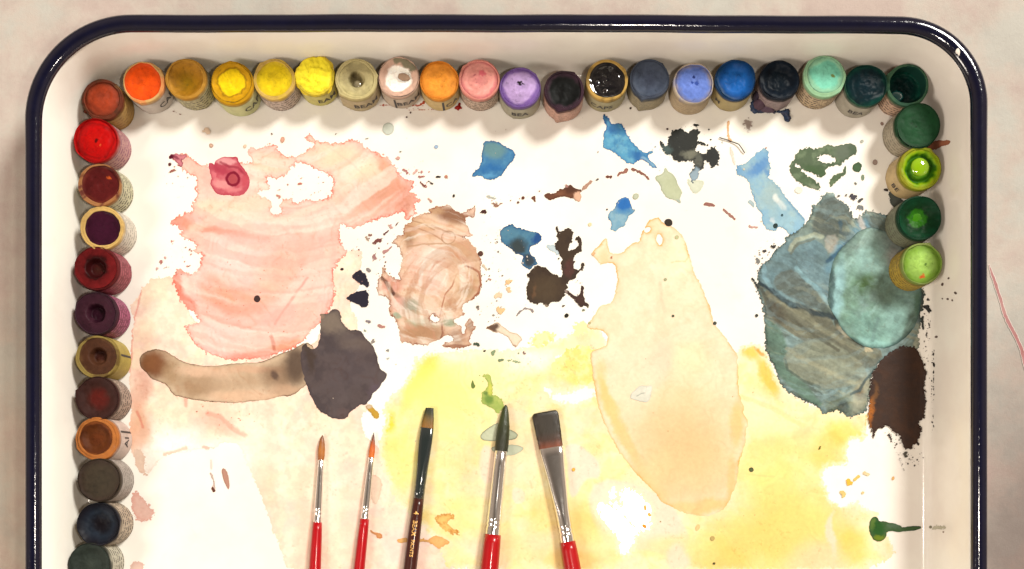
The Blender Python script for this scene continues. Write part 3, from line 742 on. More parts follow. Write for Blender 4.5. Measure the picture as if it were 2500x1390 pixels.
stain('P', [(892,990),(905,986),(915,1000),(926,1008),(925,1024),(915,1022),(906,1010),(896,1000)], (208,166,62), amp=0.8, scale=6, edge=(150,105,40), es=0.6, layer=5, feats=[('b',900,990,10,7,0,(225,205,180),0.9,0.4)])
stain('E', [(575,485),(598,452),(625,432),(665,412),(680,425),(690,440),(712,448),(722,470),(738,505),(750,545),(748,590),(725,585),(700,570),(670,555),(640,540),(600,512)], (43,40,54), "upper of two navy black flecks", amp=0.9, scale=5, edge=(90,80,90), ew=0.8, es=0.4, layer=5)
stain('E', [(520,700),(545,680),(565,665),(620,635),(660,630),(700,628),(715,610),(728,620),(732,640),(760,665),(750,690),(745,720),(750,770),(720,798),(680,795),(640,765),(600,745),(570,730),(545,722)], (43,40,54), "lower of two navy black flecks", amp=0.9, scale=5, edge=(90,80,90), ew=0.8, es=0.4, layer=5)

SHELL = [(1111,-12),(1105,-30),(1120,-45),(1150,-60),(1180,-75),(1215,-115),(1250,-135),(1290,-150),(1340,-165),(1385,-170),(1360,-200),(1400,-215),(1440,-232),(1500,-225),(1560,-250),(1600,-215),(1665,-170),(1720,-165),(1790,-215),(1835,-235),(1830,-150),(1820,-110),
         (1770,-130),(1740,-130),(1730,-60),(1770,-20),(1770,30),(1810,50),(1800,75),(1700,70),(1760,110),(1820,180),(1862,250),(1895,330),(1890,400),(1898,470),(1900,560),(1890,610),(1865,655),(1830,700),(1770,735),(1710,755),(1695,830),(1720,862),(1640,895),(1610,930),
         (1650,970),(1685,1000),(1690,1045),(1700,1065),(1722,1060),(1735,1010),(1735,945),(1780,908),(1805,940),(1815,975),(1845,1000),(1805,1040),(1780,1110),(1775,1150),(1800,1172),(1740,1200),(1650,1212),(1560,1200),(1495,1192),(1530,1152),(1600,1140),
         (1615,1100),(1550,1070),(1490,1110),(1400,1150),(1320,1182),(1230,1170),(1150,1148),(1070,1140),(1062,1090),(1062,1010),(1042,960),(1010,900),(965,860),(958,800),(968,740),(940,690),(880,668),(845,680),(838,600),(850,490),(888,460),(885,385),(905,395),(922,455),(1000,492),
         (1050,525),(1078,505),(1040,450),(1082,400),(1066,370),(1102,320),(1082,240),(1040,150),(985,145),(985,125),(1060,65),(1100,60)]
stain('E', SHELL, (236,204,176), "shell shaped brown and pink puddle in the middle of the floor", amp=1.6, scale=9, edge=(150,84,58), ew=1.8, es=0.95, layer=4, step=1.2, fw=0.3, strk=(('c',1060,690,2.2,12,(253,240,226),0.6),('c',1150,760,2.0,14,(190,142,108),0.45),('c',1000,820,2.0,10,(212,150,122),0.3)),
      mott=[((214,172,138),22,0.55),((246,216,196),34,0.6)],
      holes=[[(1365,910),(1390,865),(1430,870),(1470,910),(1465,935),(1420,945),(1380,940)]],
      feats=[('b',1620,-150,190,70,12,(140,92,64),0.9,0.5),('b',1430,-190,90,34,0,(200,158,118),0.7,0.5),('l',[(1360,-100),(1500,-30),(1720,0)],26,(238,205,175),0.9),('l',[(1400,-40),(1560,30),(1760,90)],16,(186,140,112),0.7),
             ('b',1180,30,70,130,-5,(196,152,110),0.8,0.6),('b',1170,120,34,80,0,(150,112,76),0.7,0.6),('b',1350,-20,120,60,30,(226,186,146),0.7,0.6),('b',1250,330,120,200,0,(244,204,186),0.8,0.6),
             ('b',1420,280,110,120,0,(252,236,222),0.9,0.6),('l',[(1280,560),(1290,420),(1340,300),(1430,220),(1540,230)],30,(255,246,236),0.85),('l',[(1340,600),(1370,440),(1430,340),(1520,300)],16,(214,150,128),0.6),('l',[(1330,640),(1400,560),(1440,470)],24,(252,240,228),0.8),('l',[(1160,170),(1300,150),(1460,140),(1620,160)],12,(190,146,108),0.7),('l',[(1150,-40),(1260,-10),(1400,40),(1500,110)],9,(172,128,92),0.7),('l',[(1200,-90),(1300,-60),(1420,0)],8,(166,122,88),0.6),('b',1450,500,110,130,0,(246,220,206),0.8,0.6),('b',1680,200,130,90,35,(216,174,138),0.85,0.5),('l',[(1540,240),(1650,280),(1720,340)],18,(214,146,108),0.7),
             ('l',[(1738,372),(1690,400),(1640,470),(1600,580),(1530,660),(1490,820),(1470,880)],10,(172,100,66),0.8),('l',[(1740,375),(1810,400),(1870,440),(1890,560),(1860,650),(1790,730)],14,(146,62,36),0.9),
             ('b',1770,560,100,150,10,(206,168,130),0.85,0.5),('b',1760,620,70,60,0,(150,120,86),0.5,0.6),('b',1680,470,50,90,15,(236,208,178),0.8,0.5),('b',1650,760,90,70,-30,(196,152,116),0.7,0.6),
             ('b',1000,580,110,90,0,(228,166,150),0.9,0.5),('b',1060,780,120,80,0,(226,166,152),0.8,0.5),('l',[(865,490),(920,530),(960,590),(1000,660)],28,(62,36,26),0.95),('b',1040,690,50,26,20,(120,80,70),0.5,0.6),
             ('b',1190,800,90,90,20,(158,164,146),0.8,0.6),('b',1290,960,150,46,5,(168,186,156),0.85,0.5),('b',1560,950,90,40,5,(150,168,142),0.85,0.5),('b',1040,900,40,30,0,(150,176,150),0.8,0.5),
             ('b',1300,1060,250,80,0,(176,134,98),0.85,0.5),('b',1130,1080,90,50,0,(186,140,106),0.6,0.5),('l',[(1490,960),(1500,1060),(1480,1110)],12,(110,64,44),0.8),('b',1650,1090,80,80,0,(170,138,118),0.8,0.5),('b',1650,1190,150,24,0,(120,56,40),0.8,0.5),('b',1780,980,40,60,0,(160,130,112),0.8,0.5),('r',1560,80,66,8,(178,140,108),0.8)])

stain('D', [(1590,185),(1640,190),(1740,195),(1790,235),(1870,270),(1910,315),(1900,370),(1840,430),(1790,500),(1740,560),(1660,585),(1600,575),(1570,545),(1500,540),(1470,550),(1465,530),(1500,490),(1530,470),(1545,430),(1570,380),(1560,320),(1580,250)],
      (70,130,178), "kite shaped blue stain above centre", amp=1.0, scale=8, edge=(14,72,132), ew=1.8, es=0.95, layer=3, mott=[((96,160,200),14,0.5)],
      feats=[('b',1690,280,130,80,0,(108,150,156),0.95,0.5),('b',1660,470,120,40,0,(36,106,176),0.7,0.6),('b',1600,540,120,24,0,(96,164,212),0.8,0.5)])
stain('D', [(1750,1110),(1770,1080),(1790,1060),(1840,1035),(1890,1030),(1900,1060),(1980,1080),(2080,1110),(2140,1115),(2175,1160),(2170,1200),(2110,1240),(2055,1260),(2052,1310),(2075,1350),(2110,1380),(2125,1420),(2140,1440),(2100,1450),(2060,1490),(2010,1475),(1970,1440),(1975,1400),(1990,1350),(1950,1335),(1915,1335),(1890,1300),(1830,1265),(1775,1220),(1752,1170)],
      (76,128,160), "blue stain shaped like a boot with a dark heel", amp=1.0, scale=8, edge=(12,62,124), ew=2.0, es=0.95, layer=3, mott=[((96,146,170),16,0.5)],
      feats=[('b',1940,1260,90,90,0,(56,64,64),0.95,0.6),('b',2130,1180,50,60,0,(14,66,140),0.85,0.6),('b',2040,1400,60,60,40,(56,58,60),0.9,0.4),('b',1860,1120,80,50,0,(92,140,164),0.6,0.6)])
stain('T3', [(920,750),(960,765),(985,800),(1005,842),(1040,850),(1080,830),(1120,850),(1150,900),(1160,940),(1200,990),(1240,1060),(1310,1110),(1350,1150),(1400,1130),(1440,1120),(1445,1138),(1370,1170),(1400,1210),(1490,1290),(1450,1300),(1370,1240),(1320,1200),(1270,1220),(1230,1258),(1150,1230),(1080,1170),(1000,1110),(940,1090),(920,1050),(932,1000),(920,950),(970,880),(940,830),(925,780)],
      (92,166,206), "fish shaped blue brush mark below the wet black pot", amp=1.3, scale=7, edge=(30,92,160), ew=2.2, es=0.85, layer=3, mott=[((60,130,186),20,0.6),((130,196,220),14,0.5)],
      feats=[('b',1020,880,70,60,0,(52,112,176),0.8,0.6),('b',1290,1180,60,50,0,(34,100,170),0.8,0.6),('b',945,780,24,40,0,(50,80,120),0.6,0.5),('l',[(1330,1190),(1470,1295)],20,(150,190,214),0.8)])
stain('F', [(1510,205),(1522,180),(1545,215),(1560,230),(1580,225),(1590,160),(1605,125),(1622,95),(1680,60),(1735,62),(1740,85),(1780,105),(1810,95),(1845,60),(1890,70),(1912,100),(1880,150),(1892,190),(1880,250),(1870,290),(1920,322),(1980,322),(2000,270),(2050,245),(2090,290),(2110,350),(2098,420),(2050,448),(2000,410),(1950,390),(1950,420),(1930,460),(1895,500),
      (1895,560),(1850,600),(1812,585),(1800,500),(1850,460),(1850,400),(1780,385),(1740,400),(1700,395),(1655,378),(1610,325),(1560,308),(1522,262)], (38,40,36), "black blot with a grey tail near the top", amp=2.2, scale=7, edge=(50,56,52), ew=1.2, es=0.4, layer=4, mat=M_thick,
      feats=[('b',1560,275,60,36,20,(74,94,92),0.9,0.5),('b',1810,320,70,40,0,(124,124,108),0.9,0.6),('b',1880,400,50,60,20,(96,98,88),0.9,0.5),('b',1855,540,50,60,0,(150,172,186),1.0,0.4)])
stain('F', [(1830,22),(1850,12),(1875,8),(1900,25),(1882,45),(1852,38)], (40,42,40), amp=1.2, scale=5, layer=4)
stain('F', [(1890,190),(1920,195),(1960,215),(1985,235),(1960,232),(1910,215)], (44,46,42), amp=1.4, scale=4, layer=4, step=0.9)
stain('F', [(1780,560),(1830,600),(1880,580),(1950,590),(1945,640),(1905,700),(1860,725),(1820,690),(1790,630)], (226,231,210), amp=1, scale=10, edge=(200,208,180), es=0.5, layer=3)
stain('F', [(1455,545),(1510,530),(1545,500),(1550,465),(1565,458),(1590,500),(1640,530),(1670,580),(1690,640),(1732,705),(1720,740),(1700,770),(1718,822),(1690,805),(1650,785),(1570,765),(1540,720),(1515,680),(1510,620),(1465,590)], (196,204,170), "pale sage green wash", amp=1.1, rag=0.35, scale=9, edge=(150,164,140), ew=1.6, es=0.75, layer=3, mott=[((206,212,186),30,0.6)],
      feats=[('b',1700,790,24,24,0,(170,184,180),0.8,0.5)])
stain('F', [(980,910),(1040,880),(1060,820),(1100,770),(1150,748),(1190,778),(1220,838),(1225,880),(1252,885),(1240,912),(1190,940),(1162,1000),(1142,1050),(1080,1070),(1062,1110),(1030,1092),(990,1085),(1012,1040),(1002,1000),(975,960)], (128,176,202), "small blue stain fading downwards", amp=1.0, scale=7, edge=(60,110,150), ew=1.4, es=0.7, layer=3,
      feats=[('b',1140,820,80,80,0,(34,112,194),0.98,0.5),('b',1130,900,90,30,0,(80,146,198),0.7,0.6)], mott=[((160,196,210),14,0.5)])
TREE = [(440,75),(455,65),(468,80),(470,110),(520,110),(545,80),(580,62),(612,95),(608,180),(600,230),(570,270),(575,305),(640,285),(680,250),(670,210),(625,182),(680,155),(712,175),(710,290),(690,320),(620,350),(630,400),(625,470),(660,500),(700,480),(705,430),(735,430),(738,470),(670,530),(650,575),(600,602),(560,622),(565,670),(545,700),(535,760),
        (500,800),(480,832),(420,822),(380,830),(372,875),(340,862),(300,825),(240,850),(190,822),(155,792),(150,720),(145,670),(175,600),(160,535),(205,500),(240,445),(290,460),(350,480),(410,530),(460,560),(500,572),(515,530),(500,470),(500,410),(520,390),(480,330),(428,250),(430,222),(472,205),(455,160),(460,115)]
stain('G', TREE, (62,48,38), "dark brown blot branching upwards like coral", amp=1.5, scale=6, edge=(40,28,22), ew=1.4, es=0.5, layer=4, smooth=1,
      mott=[((76,60,44),20,0.5)], feats=[('b',330,690,180,120,0,(82,66,48),0.85,0.6),('b',220,720,20,80,10,(116,84,58),0.6,0.6),('b',580,480,60,70,0,(92,56,50),0.7,0.5),('b',350,850,30,24,0,(170,150,130),0.8,0.4),('b',220,450,30,26,0,(160,140,120),0.8,0.4)])
stain('G', [(535,705),(560,708),(600,735),(650,768),(688,745),(700,690),(700,655),(722,650),(728,690),(725,735),(735,780),(748,830),(785,850),(775,885),(745,855),(700,882),(675,860),(645,815),(580,752),(540,735)], (74,50,42), amp=1.0, scale=5, edge=(45,30,26), es=0.5, layer=4, feats=[('b',545,715,24,20,0,(190,170,160),0.9,0.4),('b',770,865,20,16,0,(120,112,80),0.7,0.5)])
stain('G', [(355,240),(380,245),(420,238),(440,270),(470,310),(478,345),(450,330),(410,305),(370,290),(350,262)], (206,222,228), amp=0.9, scale=6, edge=(150,175,190), es=0.6, layer=3)
stain('G', [(125,870),(160,885),(200,890),(228,915),(210,940),(180,900),(130,898),(90,925),(50,970),(42,960),(70,915),(110,900)], (170,160,160), amp=0.6, scale=5, edge=(120,105,105), es=0.6, layer=3)
stain('F', [(330,740),(350,715),(400,725),(470,700),(478,680),(538,672),(540,625),(565,640),(600,635),(640,670),(700,675),(710,690),(690,712),(715,758),(690,805),(660,802),(620,765),(560,765),(520,745),(440,768),(380,785),(340,770)], (112,70,48), "brown island blot in the dotted arc", amp=1.0, scale=6, edge=(84,46,32), ew=1.6, es=0.7, layer=3,
      feats=[('b',590,670,60,40,0,(84,50,34),0.8,0.5),('b',670,755,52,52,0,(238,190,160),1.0,0.25),('b',550,640,20,20,0,(214,160,150),0.8,0.4),('b',470,710,60,24,0,(140,92,66),0.6,0.6)])
stain('F', [(1070,545),(1068,520),(1100,495),(1130,500),(1150,465),(1175,462),(1182,485),(1160,520),(1130,515),(1095,525),(1080,550)], (182,128,112), amp=0.8, scale=5, edge=(140,84,70), es=0.7, layer=3)
stain('F', [(1215,470),(1232,460),(1300,488),(1350,515),(1385,555),(1408,585),(1390,590),(1350,550),(1310,525),(1250,490),(1222,488)], (168,112,96), amp=0.9, scale=5, edge=(120,70,58), es=0.7, layer=3)
stain('F', [(948,545),(970,535),(990,545),(1010,532),(1022,550),(1010,568),(985,560),(955,562)], (116,70,56), amp=0.5, scale=5, layer=3)
stain('F', seg((715,680),(812,590),34,26), (196,156,134), amp=1.2, scale=5, edge=(140,95,76), es=0.7, layer=3)
stain('F', seg((848,588),(880,570),14,18), (110,100,92), amp=0.4, scale=5, layer=3)
stain('F', [(1945,825),(1960,805),(1990,812),(2050,828),(2062,850),(2010,850),(1975,842),(1950,840)], (172,118,106), amp=0.8, scale=5, edge=(130,76,66), es=0.6, layer=3)
stain('F', [(2138,885),(2150,872),(2190,905),(2230,935),(2278,985),(2262,998),(2230,965),(2190,930),(2150,905)], (180,128,116), amp=0.9, scale=5, edge=(140,88,76), es=0.6, layer=3)
stain('F', [(2400,1060),(2408,1035),(2420,1045),(2440,1055),(2470,1050),(2500,1062),(2490,1075),(2455,1065),(2420,1072)], (205,160,150), amp=0.6, scale=4, layer=3)
stain('F', [(192,760),(215,742),(242,742),(238,780),(244,805),(228,806),(222,785),(205,778)], (122,76,56), amp=0.5, scale=4, layer=3)

TAIL = [(195,272),(225,262),(260,265),(300,240),(340,205),(400,150),(440,120),(480,95),(520,110),(530,170),(520,220),(545,260),(540,350),(518,410),(570,420),(620,480),(680,560),(760,660),(850,760),(900,830),(880,880),(860,930),(790,962),(720,962),(690,915),(640,895),(620,890),(605,930),(560,935),(520,920),(470,880),(455,800),(470,750),(410,712),(385,640),(365,560),(335,460),(290,400),(250,375),(205,360)]
stain('I', TAIL, (160,198,212), "pale blue brush mark shaped like a fish tail", amp=1.6, scale=8, edge=(96,150,190), ew=2.2, es=0.7, layer=3, step=1.4,
      mott=[((140,186,216),24,0.6),((180,208,208),18,0.5)], feats=[('b',420,290,150,60,-30,(74,138,206),0.8,0.6),('b',470,160,70,50,0,(120,176,220),0.7,0.5),('b',520,350,26,60,0,(70,134,200),0.7,0.6),('b',230,310,50,40,0,(96,156,208),0.7,0.5),('b',560,560,120,110,40,(168,194,196),0.8,0.6),
             ('l',[(590,590),(680,700)],40,(232,240,236),0.9),('b',570,820,24,36,0,(224,232,236),0.9,0.4),('b',640,760,90,100,40,(150,190,208),0.6,0.6),('l',[(700,600),(880,820)],14,(120,160,190),0.6)])
stain('I', [(310,640),(330,622),(360,630),(380,660),(378,700),(350,670)], (200,214,214), amp=0.6, scale=5, edge=(150,180,190), es=0.6, layer=3)
GRING = [(735,270),(780,215),(800,170),(835,125),(880,98),(940,82),(1000,105),(1070,85),(1100,62),(1140,58),(1200,78),(1290,45),(1400,50),(1430,90),(1415,140),(1370,180),(1310,205),(1275,225),(1262,272),(1205,268),(1130,285),(1100,310),(1105,350),(1072,392),(1025,372),(950,340),(880,310),(830,270),(800,250),(785,262),(850,330),(930,372),(1010,430),(1052,470),(1050,510),(1030,540),(1020,515),(960,500),(860,458),(790,412),(745,350)]
stain('I', GRING, (84,104,74), "dark green ring mark at upper right", amp=1.8, scale=8, edge=(58,78,52), ew=1.8, es=0.6, layer=4, mott=[((126,146,112),14,0.6),((64,90,54),26,0.6)],
      holes=[[(1005,195),(1040,165),(1090,152),(1150,162),(1200,190),(1205,228),(1150,250),(1080,240),(1040,220)]],
      feats=[('b',1300,120,120,70,-20,(96,108,90),0.9,0.5),('b',1380,110,50,60,0,(70,92,64),0.7,0.5),('b',1000,320,130,50,20,(64,94,50),0.8,0.6),('b',1000,480,70,24,20,(150,160,130),0.7,0.5)])
stain('I', [(1140,435),(1165,385),(1195,365),(1240,345),(1290,345),(1305,300),(1290,275),(1315,270),(1312,350),(1240,412),(1190,445),(1165,490),(1142,455)], (84,106,70), amp=1.2, scale=6, edge=(60,82,50), es=0.6, layer=4, mott=[((120,140,106),14,0.5)])
stain('I', [(1380,290),(1395,248),(1430,240),(1465,250),(1470,290),(1455,335),(1430,342),(1400,322),(1380,310)], (62,96,54), amp=1.0, scale=6, edge=(40,70,36), es=0.6, layer=4, label="small green blot beside the green ring mark")
stain('I', ell(1482,390,18,32), (122,140,112), amp=0.6, scale=5, layer=4)

# ---- thick teal and grey paint
TEAL = [(2014,472),(2024,467),(2036,475),(2046,487),(2058,494),(2070,501),(2074,518),(2082,532),(2094,534),(2104,524),(2112,517),(2125,516),(2144,523),(2163,525),(2175,532),(2200,545),(2240,560),(2240,700),(2258,705),(2256,740),(2246,770),(2250,790),(2240,815),(2245,850),(2235,857),(2190,853),(2150,882),(2135,905),(2125,925),(2122,970),(2115,1000),(2105,1012),(2090,1014),(2076,1021),(2062,1012),
        (2050,1004),(2036,1002),(2024,1008),(2010,1012),(2000,1000),(1992,989),(1960,980),(1940,968),(1925,958),(1908,942),(1900,925),(1895,905),(1882,885),(1876,868),(1870,850),(1866,810),(1866,765),(1862,745),(1848,712),(1838,682),(1845,690),(1852,698),(1848,670),(1856,650),(1870,640),(1885,625),(1893,608),(1916,592),(1918,578),(1940,568),(1965,548),(1975,535),(1984,512),(1984,498),(1992,500),(2003,485)]
DK = (44,66,72)
stain('P', TEAL, (118,136,128), "large mass of thick blue grey and teal paint", amp=2.4, scale=9, edge=(52,66,62), ew=3.4, es=0.8, layer=4, step=1.3, mat=M_thick, thick=1.2, tide=0.8, fw=0.62, strk=(('c',1975,645,1.8,12,(150,182,188),0.35),(27,110,11,(160,164,140),0.6),(24,120,13,(82,94,84),0.6),(-30,60,16,(150,184,190),0.25)),
      mott=[((96,118,116),26,0.6),((138,156,150),16,0.4)],
      feats=[('p',cv('Z',[(170,460),(200,470),(230,510),(245,590),(300,650),(340,700),(280,680),(215,620),(180,540)]),(94,124,108),0.9,4),('p',cv('Z',[(160,372),(240,415),(340,440),(370,485),(430,530),(505,545),(460,600),(380,580),(260,510),(178,450)]),(110,110,92),0.95,3),
             ('p',cv('Z',[(225,560),(270,520),(330,508),(400,550),(455,600),(430,640),(350,650),(280,630),(238,600)]),(142,148,128),0.9,4),('l',cv('Z',[(235,540),(300,580),(400,630),(440,640)]),7,(168,168,140),0.6),('l',cv('Z',[(190,400),(280,450),(380,520),(470,560)]),7,(140,140,116),0.8),('l',cv('Z',[(200,430),(290,490),(370,545)]),6,(90,90,74),0.8),('b',1890,765,22,30,-30,(82,78,64),0.8,0.5),
             ('p',cv('Z',[(330,690),(400,668),(440,625),(455,700),(400,722),(350,712)]),(106,116,92),0.85,4),('p',cv('Z',[(300,185),(345,118),(400,150),(412,200),(372,215),(362,290),(335,240),(300,232)]),(86,94,86),0.9,4),('p',cv('Z',[(428,175),(520,180),(545,255),(500,262),(440,215)]),(82,92,84),0.9,4),
             ('p',cv('Z',[(155,345),(178,298),(230,250),(290,232),(340,260),(352,320),(345,432),(300,432),(240,412),(168,372)]),(106,136,144),0.9,3),('p',cv('Z',[(205,335),(262,322),(345,425),(330,438),(252,408),(196,372)]),(94,104,98),0.95,3),('p',cv('Z',[(332,232),(372,228),(366,285),(340,275)]),(164,162,150),0.85,3),('l',cv('Z',[(262,322),(345,415)]),8,(134,174,184),0.9),
             ('l',cv('Z',[(175,310),(172,345),(190,372)]),8,(134,176,190),0.7),('b',1978,628,20,26,0,(112,144,154),0.8,0.5),
             ('l',[(1930,610),(1945,585),(1985,572),(2005,578)],8,(176,184,160),0.8),('l',[(1932,618),(1950,594),(1985,583)],5,(106,110,92),0.8),('l',[(2110,555),(2060,610),(2035,650)],26,(104,146,164),0.85),('l',[(2072,590),(2042,622),(2022,636)],7,(44,84,110),0.9),('l',[(2048,545),(2050,568),(2065,572)],6,(50,84,100),0.8),('l',[(2095,530),(2108,558)],9,(206,200,194),0.95),('b',2105,960,22,46,20,(176,174,148),0.85,0.5),('b',2100,965,12,12,0,(120,90,50),0.6,0.5),('l',[(2134,905),(2110,930),(2098,955),(2078,965)],5,DK,0.85),('b',2060,995,12,10,0,(40,54,56),0.8,0.5),('l',[(1850,692),(1885,712),(1915,735),(1935,748),(1965,752),(1985,765),(2020,768),(2045,780)],9,(34,52,60),1.0),('l',[(2040,785),(2052,812),(2080,830),(2105,845),(2125,850)],6,(56,58,44),0.95),('b',2060,810,22,9,50,(176,168,140),0.9,0.4),('b',2115,857,14,7,15,(196,184,150),0.95,0.3),('l',[(1852,700),(1870,730),(1880,760)],6,(70,72,62),0.8),('l',[(1920,880),(1925,905),(1960,930),(2000,945)],4,(66,86,78),0.7),('b',2245,760,12,60,0,(60,66,60),0.9,0.4),('b',2238,835,9,30,0,(176,180,160),0.9,0.4)])
LENS = [(2072,588),(2090,570),(2110,558),(2135,556),(2165,568),(2200,600),(2232,640),(2246,680),(2250,720),(2244,770),(2228,805),(2205,830),(2175,848),(2150,852),(2120,850),(2095,840),(2070,822),(2052,800),(2040,775),(2026,755),(2020,735),(2022,705),(2026,670),(2036,630),(2052,608)]
stain('P', LENS, (126,154,146), "smooth rounded teal lobe inside the grey green mass", amp=1.2, rag=0.35, scale=12, edge=(56,84,82), ew=4.0, es=0.75, layer=17, step=1.3, mat=M_thick, thick=0.9, tide=0.7, fw=0.5, strk=(('c',2150,700,1.8,22,(150,190,182),0.4),(-52,90,15,(162,198,192),0.4),(-46,80,16,(98,126,114),0.4)),
      mott=[((146,190,184),22,0.6),((110,146,126),30,0.6)],
      feats=[('b',2140,600,60,50,0,(150,176,168),0.7,0.6),('b',2200,600,50,46,20,(120,122,116),0.85,0.7),('b',2180,628,24,20,20,(158,146,140),0.7,0.6),('b',2105,640,30,60,40,(150,192,184),0.8,0.6),('b',2045,720,14,90,8,(152,198,202),0.9,0.5),('b',2031,710,7,70,5,(52,80,84),0.85,0.5),('b',2075,720,20,70,10,(118,156,132),0.7,0.6),
             ('b',2115,694,30,24,-35,(66,96,52),1.0,0.6),('l',[(2080,830),(2110,846),(2150,850),(2190,838),(2225,806)],8,(58,84,80),0.8),('b',2160,710,36,50,0,(104,128,112),0.85,0.6),('b',2210,700,40,30,0,(104,130,122),0.7,0.6),('b',2180,790,30,50,30,(158,204,198),0.85,0.6),('b',2120,800,60,40,0,(120,164,150),0.7,0.6),('b',2140,838,40,12,10,(150,200,192),0.7,0.5),('b',2225,790,12,50,20,(88,108,96),0.8,0.5),('b',2238,740,10,30,0,(74,104,82),0.8,0.5),('l',[(2142,780),(2130,830)],6,(112,146,140),0.6)])
stain('I', [(1750,540),(1800,560),(1850,590),(1900,640),(1860,690),(1830,740),(1800,700),(1770,680),(1745,640),(1752,590)], (92,98,92), amp=1.8, scale=6, edge=(60,66,62), es=0.6, layer=4, mat=M_thick)
stain('P', [(2130,915),(2140,895),(2155,875),(2175,857),(2195,848),(2222,845),(2236,850),(2243,862),(2252,880),(2256,898),(2262,912),(2256,930),(2256,950),(2260,965),(2258,1000),(2256,1020),(2244,1032),(2242,1042),(2250,1045),(2244,1058),(2240,1078),(2228,1092),(2214,1098),(2206,1098),(2202,1078),(2196,1062),(2182,1055),(2172,1046),(2160,1040),(2148,1046),
      (2138,1050),(2132,1072),(2130,1052),(2122,1040),(2118,1020),(2122,990),(2121,960),(2124,935)], (60,38,26), "big dark chocolate brown blot at the right wall", amp=1.9, scale=8, edge=(44,28,22), ew=2, es=0.5, layer=15, step=1.4, mat=M_thick, thick=0.6,
      mott=[((72,44,26),40,0.6),((50,34,28),20,0.5)], feats=[('b',2124,1010,8,40,0,(190,110,30),0.85,0.6),('b',2128,960,8,30,0,(120,80,40),0.7,0.6)])
stain('O', [(920,960),(930,900),(945,872),(980,855),(1010,868),(1028,905),(1070,902),(1120,915),(1200,930),(1240,948),(1262,968),(1350,950),(1430,950),(1455,965),(1440,985),(1350,1000),(1290,1003),(1230,1016),(1160,1000),(1098,1010),(1098,1050),(1085,1080),(1060,1098),(1020,1112),(975,1098),(945,1060),(928,1010)],
      (68,98,58), "dark green drip with a round knob at lower right", amp=0.8, rag=0.35, scale=8, edge=(36,60,30), ew=1.8, es=0.7, layer=5, step=1.0,
      feats=[('b',1010,985,75,90,0,(34,86,24),0.95,0.5),('b',1020,1080,60,30,-10,(110,130,20),0.9,0.5),('b',950,930,30,60,0,(100,130,50),0.7,0.5),('b',1180,960,60,26,10,(92,116,90),0.7,0.6)])
stain('L', [(1135,900),(1142,875),(1170,845),(1220,808),(1262,785),(1275,770),(1290,772),(1310,758),(1380,800),(1480,850),(1520,880),(1500,920),(1440,935),(1310,945),(1220,945),(1150,935)], (206,212,182), amp=0.7, scale=8, edge=(106,116,92), ew=1.3, es=0.95, rag=0.3, layer=3, mott=[((190,198,164),20,0.5)], label="grey green water mark behind the round brush")
stain('L', [(1245,1020),(1265,1005),(1300,995),(1420,985),(1460,980),(1530,990),(1578,1012),(1562,1045),(1500,1082),(1425,1096),(1300,1070),(1265,1050)], (202,208,182), amp=0.7, scale=8, edge=(112,120,98), ew=1.2, es=0.8, rag=0.3, layer=3)
stain('L', [(1160,272),(1230,262),(1240,310),(1265,370),(1260,440),(1240,480),(1310,488),(1350,520),(1380,580),(1350,630),(1300,672),(1270,620),(1200,592),(1150,552),(1145,500),(1160,450),(1200,420),(1222,370),(1190,310)], (184,200,104), "yellow green blot above the round brush", amp=1.3, scale=6, edge=(130,160,70), ew=1.6, es=0.6, layer=3, mott=[((206,214,120),10,0.6)],
      feats=[('b',1215,520,50,70,-25,(108,146,62),0.9,0.6),('b',1320,590,50,50,0,(150,178,84),0.6,0.5),('b',1230,410,26,60,0,(226,222,90),0.7,0.5),('b',1190,450,20,20,0,(96,130,60),0.8,0.5)])
stain('L', [(1040,372),(1058,318),(1068,350),(1085,392),(1060,415),(1040,405)], (112,132,66), amp=0.5, scale=5, layer=3)
stain('E', [(1935,1000),(2000,970),(2060,940),(2110,990),(2160,1030),(2200,1050),(2260,1060),(2312,1112),(2280,1150),(2255,1200),(2212,1182),(2190,1120),(2130,1072),(2070,1040),(2040,1052),(1980,1022)], (246,228,204), "bone shaped brown outlined mark", amp=0.6, scale=6, edge=(176,130,96), ew=1.2, es=0.95, layer=3, feats=[('b',2010,1000,75,50,-20,(88,60,44),0.95,0.35),('b',2240,1190,30,16,0,(150,90,66),0.6,0.5)])
stain('M', [(785,470),(850,410),(890,380),(960,390),(1010,370),(1000,470),(975,552),(900,548),(820,525),(785,515)], (228,228,212), amp=0.5, scale=8, edge=(160,165,155), ew=1.0, es=0.7, layer=4, feats=[('l',[(850,490),(900,462),(945,455),(950,400)],6,(140,146,138),0.8),('b',970,430,40,40,0,(246,240,224),0.8,0.4)])
# marks on the bare floor at lower left
stain('C', [(745,635),(765,628),(785,655),(800,700),(804,790),(790,788),(760,720),(748,670)], (196,148,128), "narrow brown leaf mark, right of a pair", amp=0.5, scale=5, edge=(110,66,52), ew=0.9, es=0.9, layer=3)
stain('C', [(655,660),(670,668),(690,720),(698,800),(685,806),(668,775),(680,760),(684,730),(665,690)], (232,206,192), "thin brown leaf outline, left of a pair", amp=0.5, scale=4, edge=(120,72,60), ew=0.9, es=0.9, layer=3, step=0.9)
stain('C', seg((672,770),(692,806),16,20), (110,66,52), amp=0.3, scale=4, layer=4)
stain('C', seg((665,560),(668,640),10,12), (248,226,214), amp=0.3, scale=4, layer=3)
